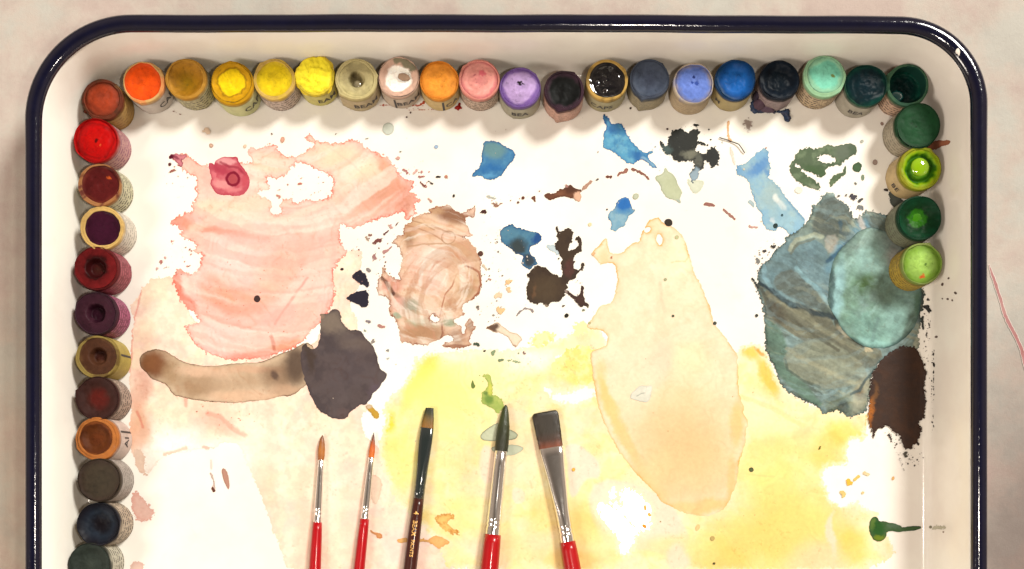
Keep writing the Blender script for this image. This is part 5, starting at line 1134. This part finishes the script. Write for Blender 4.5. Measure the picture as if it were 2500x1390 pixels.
def blob(parent, x, y, rx, ry, hz, color, mat=M_wet, name="wet_paint", sd=1, z0=None, rot=0, lump=0.12, parts_name=None):
    """flattened drop; x, y, z in px relative to the parent's foot"""
    nu, nv = 28, 9; V = []; C = []
    ca, sa = math.cos(math.radians(rot)), math.sin(math.radians(rot))
    for k in range(nv + 1):
        b = (math.pi / 2) * k / nv
        for i in range(nu):
            a = 2 * math.pi * i / nu
            w = 1 + lump * 2 * (float(fbm(math.cos(a) * 1.2 + sd, math.sin(a) * 1.2 + sd, 1.0, sd, 3)) - 0.5)
            px = rx * math.sin(b) * math.cos(a) * w; py = ry * math.sin(b) * math.sin(a) * w
            V.append(((x + px * ca - py * sa) * S, -(y + px * sa + py * ca) * S, (z0 + hz * math.cos(b)) * S))
    F = []
    for k in range(nv):
        for i in range(nu):
            j = (i + 1) % nu
            F.append((k * nu + i, (k + 1) * nu + i, (k + 1) * nu + j, k * nu + j)[::-1])
    c = np.tile(lin(color) * POT_G, (len(V), 1))
    return mesh_obj(name, V, F, mat, parent, colors=np.clip(c, 0.002, 0.85))

H_ = POT_H
# ---- top row, left to right
p = pot(252, 245, "rust brown paint pot with a dark crusted rim, in the top left corner", R=48, rim=(92, 48, 26), paint=((0, (158, 62, 36)), (0.55, (168, 62, 30)), (0.85, (150, 60, 34)), (1, (96, 42, 22))), kind='dome', depth=4, spur=((120, 0.4, 0.8),), wob=0.03,
        paper=(176, 138, 70), ink=(120, 84, 30), print_amt=0.5, mess=0.5, tiltx=-5, tilty=-5)
blob(p, -50, 18, 6, 4, 5, (120, 50, 26), M_cake, "dried_crumb", 3, 50)
pot(352, 203, "bright orange paint pot with a tan paper rim", R=49, rim=(222, 178, 112), paint=((0, (255, 92, 12)), (0.8, (252, 86, 10)), (1, (226, 82, 20))), inner=0.86, kind='flat', depth=4, spur=((100, 0.35, 0.7), (-40, 0.3, 0.6)), paper=(206, 196, 186), text="CAP", tsize=26, tang=14, off=(-2, -2), tiltx=-3, tilty=-2)
p = pot(455, 193, "ochre paint pot hollowed into a wet olive bowl", R=48, rim=(196, 144, 52), paint=((0, (150, 116, 10)), (0.4, (160, 116, 14)), (0.75, (178, 124, 24)), (1, (190, 136, 44))), inner=0.86, kind='bowl', depth=3, paper=(190, 182, 140), print_amt=0.8, spur=((60, 0.3, 0.5),), tiltx=-4, tilty=-2)
blob(p, -8, 12, 17, 14, 4, (140, 112, 6), sd=5, z0=H_ - 19)
pot(568, 205, "deep yellow paint pot whose thick rim is stained golden", R=51, rim=(202, 150, 6), paint=((0, (255, 218, 4)), (0.66, (255, 216, 6)), (0.74, (150, 110, 10)), (0.82, (214, 160, 10)), (1, (206, 154, 6))), inner=0.9, kind='flat', depth=1, spur=((-95, 0.35, 0.6),), wob=0.035, paper=(206, 208, 150), text="CAP", tsize=26, tang=12, rimstain=0.6, tiltx=-3, tilty=-3)
pot(670, 195, "clear yellow paint pot with a pale straw rim", R=49, rim=(214, 178, 92), paint=((0, (222, 190, 20)), (0.4, (236, 206, 26)), (0.7, (246, 216, 26)), (1, (226, 196, 40))), inner=0.82, kind='flat', depth=4, spur=((-130, 0.4, 0.7), (30, 0.3, 0.4)), paper=(206, 186, 172), print_amt=0.8, off=(1, -1), tiltx=-2, tilty=-2)
pot(769, 187, "lemon yellow paint pot with lumpy paint spilling over its rim", R=45, rim=(222, 200, 60), paint=((0, (280, 262, 56)), (0.8, (278, 258, 60)), (1, (262, 228, 70))), kind='over', paper=(206, 196, 110), text="EAM", tsize=26, tang=4, tilty=-2, wob=0.03)
p = pot(870, 195, "khaki grey paint pot with a round hole in the middle and a pointed paper end", R=49, rim=(208, 194, 138), paint=((0, (108, 98, 70)), (0.36, (116, 104, 72)), (0.46, (184, 172, 126)), (0.8, (192, 180, 132)), (1, (198, 186, 134))), inner=0.82, kind='crater', depth=3, spur=((140, 0.42, 1.0), (-10, 0.42, 0.9)), paper=(186, 168, 130), text="BEAM", tsize=26, tang=2, mat=M_satin, tilty=-3)
blob(p, 0, 4, 11, 11, 6, (168, 156, 124), sd=8, z0=H_ - 20)
p = pot(973, 190, "pot of chalk white paint with a brown chip lying in it", R=48, rim=(214, 180, 160), paint=((0, (300, 294, 284)), (0.62, (298, 290, 278)), (0.72, (226, 186, 166)), (1, (218, 180, 158))), inner=0.93, kind='dish', depth=0.5, paper=(196, 178, 158), text="BEAM", tsize=26, tang=10, bar=-28, off=(0, 0), rimstain=0.2, tilty=-2, extra=((18, -38, 16, (146, 138, 112)), (34, -24, 12, (140, 134, 110)), (-2, -42, 10, (150, 142, 116))))
blob(p, 13, -3, 15, 9, 4, (176, 146, 122), M_cake, "paint_chip", 11, H_ - 3, 15)
pot(1072, 198, "light orange paint pot with a black bar on its label", R=46, rim=(226, 146, 48), paint=((0, (250, 158, 52)), (0.3, (255, 164, 58)), (0.85, (252, 162, 60)), (1, (226, 140, 44))), inner=0.93, kind='dome', depth=4, paper=(206, 178, 120), text="CA", tsize=26, tang=22, bar=-4, spur=((-120, 0.3, 0.4),), tilty=-3)
pot(1170, 196, "salmon pink paint pot", R=48, rim=(226, 146, 132), paint=((0, (240, 148, 146)), (0.4, (250, 166, 156)), (0.85, (250, 170, 160)), (1, (206, 120, 120))), inner=0.90, kind='dome', depth=4, spur=((-140, 0.4, 0.6),), paper=(206, 180, 160), print_amt=0.8, extra=((8, -14, 7, (226, 110, 120)), (-10, -10, 2.5, (150, 60, 80))), tilty=-3)
pot(1270, 216, "lavender paint pot with a small black hole in the middle", R=48, rim=(122, 92, 160), paint=((0, (176, 146, 204)), (0.3, (192, 164, 216)), (0.78, (190, 160, 216)), (0.9, (128, 96, 168)), (1, (122, 90, 160))), inner=0.93, kind='dome', depth=4, spur=((-40, 0.4, 0.6), (110, 0.35, 0.5)), paper=(170, 164, 142), print_amt=0.5, text="BEA", tsize=24, extra=((-2, -9, 6.5, (26, 10, 24)), (4, -11, 3.5, (26, 10, 24))), tilty=-4)
pot(1377, 222, "black violet paint pot with a pointed paper tip and pinkish label", R=47, rim=(62, 36, 50), paint=((0, (14, 16, 16)), (0.8, (20, 22, 22)), (1, (54, 34, 46))), inner=0.88, kind='dish', depth=3, spur=((108, 0.5, 1.0), (-60, 0.35, 0.8)), paper=(206, 160, 142), print_amt=0.4, rimstain=0.6, tilty=-2)
p = pot(1482, 197, "wet glossy black paint pot with a tan rim", R=49, rim=(204, 166, 88), paint=((0, (12, 10, 20)), (1, (16, 12, 18))), inner=0.84, kind='flat', depth=5, spur=((-30, 0.35, 0.7), (170, 0.3, 0.5)), paper=(170, 160, 122), text="CAPS", tsize=24, tang=0, mat=M_wet, rimstain=0.5, off=(1, 0), tilty=-2)
blob(p, -3, 22, 8, 7, 4, (24, 14, 18), sd=4, z0=H_ - 5); blob(p, -22, 4, 7, 10, 4, (16, 18, 28), sd=6, z0=H_ - 5); blob(p, 24, -6, 9, 20, 3, (20, 18, 22), sd=9, z0=H_ - 5)
pot(1586, 195, "slate blue grey paint pot with folded smeared paper sides", R=47, rim=(72, 80, 96), paint=((0, (64, 72, 92)), (0.5, (74, 84, 104)), (0.9, (72, 82, 100)), (1, (54, 60, 76))), inner=0.92, kind='dish', depth=1, spur=((112, 0.5, 1.0), (-50, 0.4, 0.6)), paper=(158, 146, 116), print_amt=0.4, mess=0.65, tilty=-3)
pot(1693, 205, "periwinkle blue paint pot with a smiling crack in it", R=48, rim=(198, 182, 160), paint=((0, (112, 140, 226)), (0.75, (108, 138, 224)), (0.92, (124, 136, 190)), (1, (150, 140, 150))), inner=0.92, kind='dome', depth=5, spur=((30, 0.3, 0.5),), paper=(190, 168, 134), print_amt=0.25, rimstain=0.5, extra=((1, -13, 2.6, (30, 50, 120)), (-3, 1, 2.2, (50, 80, 170)), (3, 2, 2.2, (50, 80, 170)), (9, 1, 2.2, (50, 80, 170))), tilty=-3)
pot(1796, 196, "strong mid blue paint pot with a blue green stained rim", R=48, rim=(22, 62, 104), paint=((0, (30, 100, 186)), (0.55, (32, 104, 190)), (0.8, (20, 74, 140)), (1, (18, 58, 96))), inner=0.94, kind='dish', depth=0.5, wob=0.04, paper=(178, 160, 110), text="M", tsize=22, tang=-16, rimstain=0.8, mess=0.2, tilty=-2, mat=M_satin)
p = pot(1903, 197, "blue black paint pot with a purple crust round its foot", R=47, rim=(26, 30, 42), paint=((0, (22, 34, 44)), (0.6, (14, 24, 34)), (1, (16, 26, 38))), inner=0.94, kind='dish', depth=0.5, wob=0.04, paper=(150, 130, 130), print_amt=0.4, mess=0.75, rimstain=0.8, lab_rot=-30, tilty=-2, mat=M_satin)
blob(p, -34, 34, 17, 14, 26, (96, 74, 88), M_cake, "dried_crust", 15, 12, 30, 0.3); blob(p, -16, 44, 20, 11, 16, (104, 84, 100), M_cake, "dried_crust", 16, 8, 10, 0.3); blob(p, -44, 18, 9, 14, 30, (60, 50, 66), M_cake, "dried_crust", 17, 18, 0, 0.3)
pot(2012, 188, "mint green paint pot with a pale green rim", R=50, rim=(150, 192, 150), paint=((0, (134, 218, 192)), (0.75, (128, 216, 188)), (0.9, (150, 206, 170)), (1, (120, 170, 140))), inner=0.84, kind='flat', depth=3, spur=((-135, 0.4, 0.6), (45, 0.35, 0.6)), paper=(204, 180, 146), print_amt=0.9, off=(1, -2), extra=((20, -2, 4, (120, 140, 80)),), tiltx=3, tilty=-3)
pot(2112, 211, "near black teal paint pot with a green rim and a teal fleck on its label", R=50, rim=(36, 84, 64), paint=((0, (6, 38, 48)), (0.8, (8, 40, 46)), (1, (16, 62, 54))), inner=0.96, kind='dome', depth=5, paper=(172, 166, 150), print_amt=0.0, rimstain=0.5, text="BEA", tsize=22, tang=26, tiltx=5, tilty=-4, mat=M_satin)
p = pot(2214, 209, "empty looking green rimmed pot scooped out deep to dark teal", R=50, rim=(66, 104, 76), paint=((0, (8, 36, 36)), (0.6, (10, 44, 42)), (1, (14, 70, 56))), inner=0.86, kind='deep', paper=(206, 172, 146), print_amt=0.8, spur=((-150, 0.4, 0.8), (60, 0.3, 0.4)), rimstain=0.5, off=(1.5, -1.5), tiltx=3, tilty=-2, mat=M_satin)
blob(p, -12, 14, 16, 14, 5, (0, 96, 98), sd=21, z0=H_ - 36)
# ---- right hand column
pot(2238, 308, "dark green paint pot with a smooth full top", R=53, rim=(18, 66, 34), paint=((0, (18, 66, 34)), (0.5, (26, 74, 42)), (0.85, (22, 70, 38)), (1, (14, 54, 26))), inner=0.96, kind='flat', depth=0.5, wob=0.03, paper=(176, 166, 144), print_amt=0.5, mess=0.25, rimstain=0.8, extra=((-3, 2, 3, (8, 40, 18)),), tiltx=7, tilty=-2)
p = pot(2242, 413, "lime green paint pot with a wet yellow green dome in a dark moat", R=51, rim=(148, 146, 26), paint=((0, (112, 160, 0)), (0.42, (86, 140, 6)), (0.55, (48, 102, 8)), (0.72, (56, 112, 10)), (0.84, (136, 178, 20)), (1, (146, 156, 22))), inner=0.88, kind='moat', depth=3, spur=((-60, 0.4, 0.7),), paper=(206, 180, 130), print_amt=0.15, text="BE", tsize=22, tiltx=8, tilty=-3, mat=M_satin)
blob(p, 9, -7, 22, 22, 8, (150, 196, 0), sd=31, z0=H_ - 6, lump=0.04)
p = pot(2242, 533, "deep green paint pot with a bright wet green puddle", R=52, rim=(14, 62, 40), paint=((0, (44, 108, 6)), (0.42, (40, 104, 10)), (0.5, (8, 50, 22)), (1, (14, 62, 38))), inner=0.93, kind='bowl', depth=1, paper=(130, 134, 110), print_amt=0.5, mess=0.3, rimstain=0.7, tiltx=6, tilty=-2, mat=M_satin)
blob(p, 8, -6, 25, 20, 5, (62, 136, 4), sd=33, z0=H_ - 18, lump=0.2)
pot(2247, 646, "pale leaf green paint pot with an orange fleck, on the grey paint", R=49, rim=(140, 154, 84), paint=((0, (164, 204, 96)), (0.6, (158, 200, 92)), (0.8, (128, 170, 58)), (1, (120, 150, 60))), inner=0.91, kind='dome', depth=4, spur=((-70, 0.45, 0.8),), paper=(190, 160, 60), print_amt=0.6, extra=((2, 30, 4.5, (214, 96, 40)), (8, 2, 2.5, (80, 120, 40)), (26, -4, 2.5, (100, 140, 50))), tiltx=8, tilty=-3)
# ---- left hand column, top to bottom
pot(237, 343, "bright red paint pot", R=52, rim=(176, 14, 12), paint=((0, (206, 22, 12)), (0.7, (196, 12, 8)), (0.85, (150, 6, 8)), (0.92, (196, 14, 10)), (1, (160, 10, 12))), inner=0.97, kind='dome', depth=5, wob=0.03, spur=((150, 0.35, 0.4),), paper=(190, 140, 136), ink=(120, 50, 90), print_amt=0.8, extra=((9, 12, 3, (226, 90, 50)), (4, 2, 3, (90, 6, 10))), tiltx=-8, mess=0.15, mat=M_satin)
pot(245, 452, "maroon brown paint pot with a tan rim on its left side", R=50, rim=(176, 120, 72), paint=((0, (96, 28, 28)), (0.8, (92, 28, 28)), (1, (110, 44, 34))), inner=0.87, kind='flat', depth=4, spur=((140, 0.35, 0.5),), paper=(206, 200, 166), print_amt=0.9, off=(4, -2), rimstain=0.9, extra=((24, -16, 5, (190, 84, 36)),), tiltx=-7, mat=M_satin)
pot(252, 557, "dark plum paint pot with a wide cream rim and a mottled label", R=51, rim=(218, 180, 106), paint=((0, (62, 20, 42)), (0.9, (58, 18, 38)), (1, (66, 22, 40))), inner=0.79, kind='flat', depth=4, spur=((110, 0.4, 0.5), (-120, 0.3, 0.5)), paper=(222, 212, 196), print_amt=0.5, off=(2, 0), rimstain=0.15, tiltx=-8, mat=M_satin)
p = pot(238, 655, "dark red paint pot scooped hollow, with a crimson stained side", R=51, rim=(104, 26, 28), paint=((0, (70, 34, 26)), (0.35, (62, 16, 18)), (0.55, (48, 8, 12)), (0.7, (96, 22, 24)), (1, (110, 26, 28))), inner=0.95, kind='crater', depth=1, spur=((165, 0.4, 0.5), (-20, 0.4, 0.5)), paper=(126, 44, 58), ink=(200, 110, 120), print_amt=0.5, mess=0.5, rimstain=0.8, tiltx=-8, mat=M_satin)
blob(p, 2, 8, 14, 13, 4, (66, 36, 28), sd=41, z0=H_ - 18)
pot(238, 765, "dusky purple paint pot with a hollow centre and a magenta streaked side", R=50, rim=(60, 30, 44), paint=((0, (46, 14, 30)), (0.35, (44, 12, 28)), (0.5, (66, 34, 46)), (1, (58, 30, 42))), inner=0.94, kind='crater', depth=1, spur=((-150, 0.4, 0.8),), paper=(120, 50, 80), ink=(210, 120, 160), print_amt=0.5, mess=0.5, rimstain=0.8, tiltx=-8, mat=M_satin)
pot(240, 872, "cocoa brown paint pot with an olive gold rim and dark pit in the centre", R=50, rim=(150, 128, 66), paint=((0, (58, 24, 10)), (0.26, (62, 26, 12)), (0.38, (82, 48, 30)), (0.9, (80, 48, 30)), (1, (90, 60, 36))), inner=0.88, kind='crater', depth=1.5, paper=(176, 156, 76), print_amt=0.1, bar=20, off=(3, -2), rimstain=0.6, tiltx=-8)
pot(241, 973, "maroon brown paint pot glowing red in the centre", R=51, rim=(62, 30, 26), paint=((0, (98, 26, 18)), (0.3, (92, 26, 18)), (0.6, (64, 32, 26)), (1, (58, 32, 28))), inner=0.95, kind='dish', depth=0.5, spur=((-160, 0.5, 0.7),), paper=(176, 156, 142), print_amt=1.0, rimstain=0.8, tiltx=-7)
pot(240, 1072, "sienna brown paint pot with a broad orange brown rim", R=51, rim=(186, 112, 50), paint=((0, (110, 52, 18)), (0.6, (100, 50, 16)), (0.92, (92, 44, 16)), (1, (120, 62, 24))), inner=0.74, kind='dish', depth=2, spur=((155, 0.4, 0.5),), paper=(206, 186, 176), text="AI", tsize=28, tang=0, bar=22, off=(-2, -2), rimstain=0.1, tiltx=-8)
pot(245, 1173, "dark umber grey paint pot with a grey patterned label", R=51, rim=(66, 54, 40), paint=((0, (62, 54, 42)), (0.7, (66, 56, 44)), (1, (60, 46, 38))), inner=0.94, kind='flat', depth=0.5, paper=(170, 160, 152), print_amt=0.5, rimstain=0.8, mess=0.2, tiltx=-7)
pot(244, 1280, "ink blue black paint pot second from the bottom of the left column", R=51, rim=(34, 32, 42), paint=((0, (20, 14, 18)), (0.3, (26, 24, 30)), (0.6, (38, 46, 58)), (0.85, (30, 32, 42)), (1, (26, 24, 30))), inner=0.95, kind='bowl', depth=1, paper=(190, 172, 150), print_amt=1.0, rimstain=0.8, tiltx=-8, mat=M_satin)
pot(222, 1378, "dark green grey paint pot cut off by the bottom edge of the picture", R=50, rim=(58, 60, 52), paint=((0, (66, 74, 66)), (0.35, (52, 60, 54)), (1, (46, 54, 48))), inner=0.94, kind='dish', depth=1, paper=(196, 190, 170), print_amt=0.9, rimstain=0.8, tiltx=-7)
# ------------------------------------------------------------------ brushes
def brush(label, axis, hair, ferrule, handle, mats, hair_cols, flat=0.0, text=None, zt=None, ends=None):
    """axis: [(x, y, z)] true px from tip to butt end (straight); hair/ferrule/handle: [(t, half width, half thickness)] t = px along the axis"""
    P0 = np.array(axis[0], float); P1 = np.array(axis[1], float)
    L = np.linalg.norm(P1 - P0); a = (P1 - P0) / L
    l = np.cross(a, (0, 0, 1)); l /= np.linalg.norm(l)          # lateral
    u = np.cross(l, a); u /= np.linalg.norm(u)
    if u[2] < 0: u = -u
    root = thing("paint_brush", M3(P0[0], P0[1], P0[2]), label, "paint brush", "five paint brushes laid side by side on the stained floor")
    o0 = np.array(M3(*P0))
    def place(t, lat, up):
        q = P0 + a * t + l * lat + u * up
        return (q[0] - P0[0]) * S, -(q[1] - P0[1]) * S, (q[2] - P0[2]) * S
    def loft(name, secs, mat, cols=None, n=36, ridged=0.0, parent=root, bulge=None, round_tip=False, skew=None):
        V = []; C = []
        for k, sc in enumerate(secs):
            t, w, h = sc[:3]; c = sc[3] if len(sc) > 3 else 0.0
            for i in range(n):
                th = 2 * math.pi * i / n
                e = 1.0 if abs(w - h) < 0.2 * max(w, h) else 0.55      # flatter outline for flat parts
                cx = math.copysign(abs(math.cos(th)) ** e, math.cos(th)); cy = math.copysign(abs(math.sin(th)) ** (e if e == 1 else 0.8), math.sin(th))
                r = 1 + ridged * (float(fbm(i * 1.7, k * 0.35, 1.0, 77, 2)) - 0.5)
                sk = 0 if skew is None else skew * cx * w
                V.append(place(t + sk, c + w * cx * r, h * cy * r))
                if cols is not None:
                    C.append(cols(t, th))
        F = []
        m = len(secs)
        for k in range(m - 1):
            for i in range(n):
                j = (i + 1) % n
                F.append((k * n + i, k * n + j, (k + 1) * n + j, (k + 1) * n + i))
        F.append(tuple(range(n))[::-1]); F.append(tuple((m - 1) * n + i for i in range(n)))
        return mesh_obj(name, V, F, mat, parent, colors=None if cols is None else np.clip(np.array(C), 0.002, 0.85))
    def interp(secs, step):
        ts = np.arange(secs[0][0], secs[-1][0] + 1e-6, step)
        if ts[-1] < secs[-1][0] - 0.1: ts = np.append(ts, secs[-1][0])
        T_ = [s[0] for s in secs]; cen = [s[3] if len(s) > 3 else 0 for s in secs]
        return [(t, np.interp(t, T_, [s[1] for s in secs]), np.interp(t, T_, [s[2] for s in secs]), np.interp(t, T_, cen)) for t in ts]
    def hc(t, th):
        ts = [x[0] for x in hair_cols]; cs = np.array([lin(x[1]) for x in hair_cols]) * 0.8
        k = 0.75 + 0.5 * float(fbm(th * 7, t * 0.03, 1.0, 55, 2))
        tt = t + 10 * (float(fbm(th * 5, 3, 1.0, 8, 2)) - 0.5)
        return np.array([np.interp(tt, ts, cs[:, q]) for q in range(3)]) * k
    skw = ends
    loft("bristles", interp(hair, 3), M_hair, hc, n=64, ridged=0.07, skew=skw)
    loft("ferrule", ferrule, mats[0], n=40)
    if isinstance(mats[1], tuple):
        hcol = lin(mats[1]) * 0.56
        loft("handle", interp(handle, 20), M_redlac, lambda t, th: hcol, n=40)
    if text:
        body, size, t0 = text
        for bd, sz, tt0, sp in body:
            tv, tf = text_mesh(bd, sz)
            V = []
            for x, y in tv:
                t = tt0 + x * sp; hw = np.interp(t, [s[0] for s in handle], [s[1] for s in handle])
                yy = y - sz * 0.35; th = yy / hw
                V.append(place(t, (hw + 0.35) * math.sin(th) * LATSIGN, (hw + 0.35) * math.cos(th)))
            mesh_obj("lettering", V, tf, M_gold, root, smooth=False)
    return root

LATSIGN = 1
def axis_from(tip, far, z0, z1, length):
    """tip, far: seen positions; the axis is continued to the given length (px)"""
    a = np.array([*T(tip[0], tip[1], z0), z0]); b = np.array([*T(far[0], far[1], z1), z1])
    d = (b - a); d /= np.linalg.norm(d)
    return a, a + d * length

def crimp(t0, r, t1, w0, h0, dents=2):
    """ferrule ending in pressed rings: t0..t1"""
    s = []
    n = 22
    for i in range(n + 1):
        t = t0 + (t1 - t0) * i / n
        k = i / n
        d = 0
        for c in (0.18, 0.46):
            d += math.exp(-((k - c) / 0.06) ** 2)
        s.append((t, r - 1.6 * d + 0.5 * math.sin(k * 40) * 0.3, r - 1.6 * d))
    return s

HZ = 15.0
def ax(tip, far, z0, z1, L=960): return axis_from(tip, far, z0, z1, L)

A1 = ax((787, 1063), (769, 1390), 6, 13)
brush("thin round brush with a pointed tan tip and red handle, leftmost of the five", A1, [(0, 0.8, 0.8), (6, 3.6, 3.6), (16, 6.4, 6.2), (34, 8.4, 8), (50, 8.4, 8), (62, 7.0, 7)],
      [(60, 6.6, 6.6), (61, 7.4, 7.4), (100, 8.2, 8.2), (176, 10, 10)] + crimp(178, 10.3, 213, 0, 0), [(212, 10.6, 10.6), (240, 12.2, 12.2), (330, 14.5, 14.5), (420, 15, 15), (700, 9, 9), (950, 5, 5), (960, 2, 2)], (M_metal, (204, 12, 26)),
      [(0, (96, 56, 34)), (12, (140, 84, 46)), (40, (176, 110, 46)), (62, (150, 84, 34))])
A2 = ax((913, 1056), (877, 1390), 6, 12)
brush("thinnest brush with a sharp orange brown tip and red handle", A2, [(0, 0.5, 0.5), (10, 2.2, 2.2), (26, 5.2, 5.2), (44, 7.2, 7), (62, 7, 7)],
      [(61, 6.4, 6.4), (62, 7.1, 7.1), (100, 8, 8), (178, 10, 10)] + crimp(180, 10.4, 213, 0, 0), [(212, 10.8, 10.8), (240, 11.8, 11.8), (330, 13, 13), (420, 14, 14), (700, 9, 9), (950, 5, 5), (960, 2, 2)], (M_metal, (204, 12, 26)),
      [(0, (60, 36, 30)), (16, (110, 56, 30)), (34, (190, 90, 36)), (62, (216, 112, 36))])
A3 = ax((1049, 996.5), (1001, 1390), 8, 16)
brush("flat square tipped brush with a black ferrule and brown gold lettered handle", A3, [(0, 9.5, 2.6, 0), (10, 11, 3.4, 0), (30, 13.6, 5, 0), (51, 15.2, 6.5, 0)],
      [(49, 14.8, 6.3), (50, 15.8, 7), (80, 16.4, 8), (110, 15.5, 10), (150, 14, 12.5), (185, 13.2, 13), (190, 12.4, 12.4), (194, 13.2, 13.2), (200, 12.6, 12.6), (205, 13.2, 13.2), (222, 13.2, 13.2)],
      [(221, 12.8, 12.8), (260, 14.2, 14.2), (330, 15.6, 15.6), (420, 16.2, 16.2), (700, 10, 10), (950, 5, 5), (960, 2, 2)], (M_blackmetal, (78, 34, 26)),
      [(0, (30, 32, 20)), (14, (52, 52, 26)), (30, (110, 84, 34)), (51, (138, 92, 34))], text=([("4", 17, 253, 1.0), ("BEAM", 15.5, 276, 1.0), ("PAINTS", 11.5, 323, 1.12)], 0, 0), ends=-0.05)
A4 = ax((1235, 989), (1195, 1390), 8, 18)
brush("fat round brush with a dark green wet looking point and red handle", A4, [(0, 1.5, 1.5), (5, 5, 5), (20, 9, 8.8), (50, 14, 13), (70, 15.6, 14), (95, 16, 14.5), (115, 15.4, 14.4)],
      [(113, 14.6, 14.2), (114, 15.8, 15.2), (150, 16, 16), (230, 17, 17), (275, 17.8, 17.8)] + crimp(277, 18.2, 318, 0, 0), [(317, 19.5, 19.5), (350, 20.8, 20.8), (410, 22, 22), (480, 22, 22), (700, 13, 13), (950, 6, 6), (960, 2, 2)], (M_metal, (200, 14, 24)),
      [(0, (40, 50, 26)), (30, (48, 56, 24)), (80, (40, 44, 24)), (115, (38, 40, 24))])
A5 = ax((1330, 1006), (1398, 1390), 7, 17)
brush("wide flat brush with a dark wet square head and red handle, rightmost of the five", A5, [(0, 26, 3.2, 0), (3, 30, 5, 0), (9, 32, 6, 0), (40, 31, 7, 0), (70, 29.5, 8, 0), (90, 28.5, 8.6, 0)],
      [(88, 28, 8.2), (89, 29, 9), (110, 27.5, 9.4), (150, 23.5, 11.4), (200, 19.6, 14), (250, 17.4, 16.2), (278, 16.8, 16.8)] + crimp(280, 17.2, 322, 0, 0), [(321, 18.4, 18.4), (350, 19.6, 19.6), (410, 21, 21), (480, 21, 21), (700, 13, 13), (950, 6, 6), (960, 2, 2)], (M_metal, (200, 14, 24)),
      [(0, (40, 32, 22)), (50, (42, 34, 22)), (70, (62, 36, 20)), (90, (120, 56, 24))], ends=0.0)

# ------------------------------------------------------------------ dark thread lying on the floor
def tube(name, pts, r, mat, n=8, **kw):
    P = [np.array(p, float) for p in pts]; V = []; F = []
    for k, p in enumerate(P):
        d = P[min(k + 1, len(P) - 1)] - P[max(k - 1, 0)]; d /= np.linalg.norm(d)
        s_ = np.cross(d, (0, 0, 1)); s_ /= np.linalg.norm(s_); u = np.cross(s_, d)
        for i in range(n):
            t = 2 * math.pi * i / n; q = p + r * (s_ * math.cos(t) + u * math.sin(t))
            V.append(M3(*q))
    for k in range(len(P) - 1):
        for i in range(n):
            j = (i + 1) % n; F.append((k * n + i, k * n + j, (k + 1) * n + j, (k + 1) * n + i))
    F.append(tuple(range(n))); F.append(tuple((len(P) - 1) * n + i for i in range(n))[::-1])
    return mesh_obj(name, V, F, mat, **kw)
tp = [(2105, 985), (2120, 992), (2150, 1002), (2190, 1012), (2230, 1028), (2270, 1044), (2300, 1058), (2318, 1080), (2340, 1112), (2362, 1145)]
rr = random.Random(4)
tube("thread", [(1250 + x / 4.1617, 100 + y / 4.1617, 2.6 + rr.uniform(0, 3)) for x, y in tp], 1.35, M_fibre,
     label="short bent dark thread lying on the floor right of the black blot", category="thread")
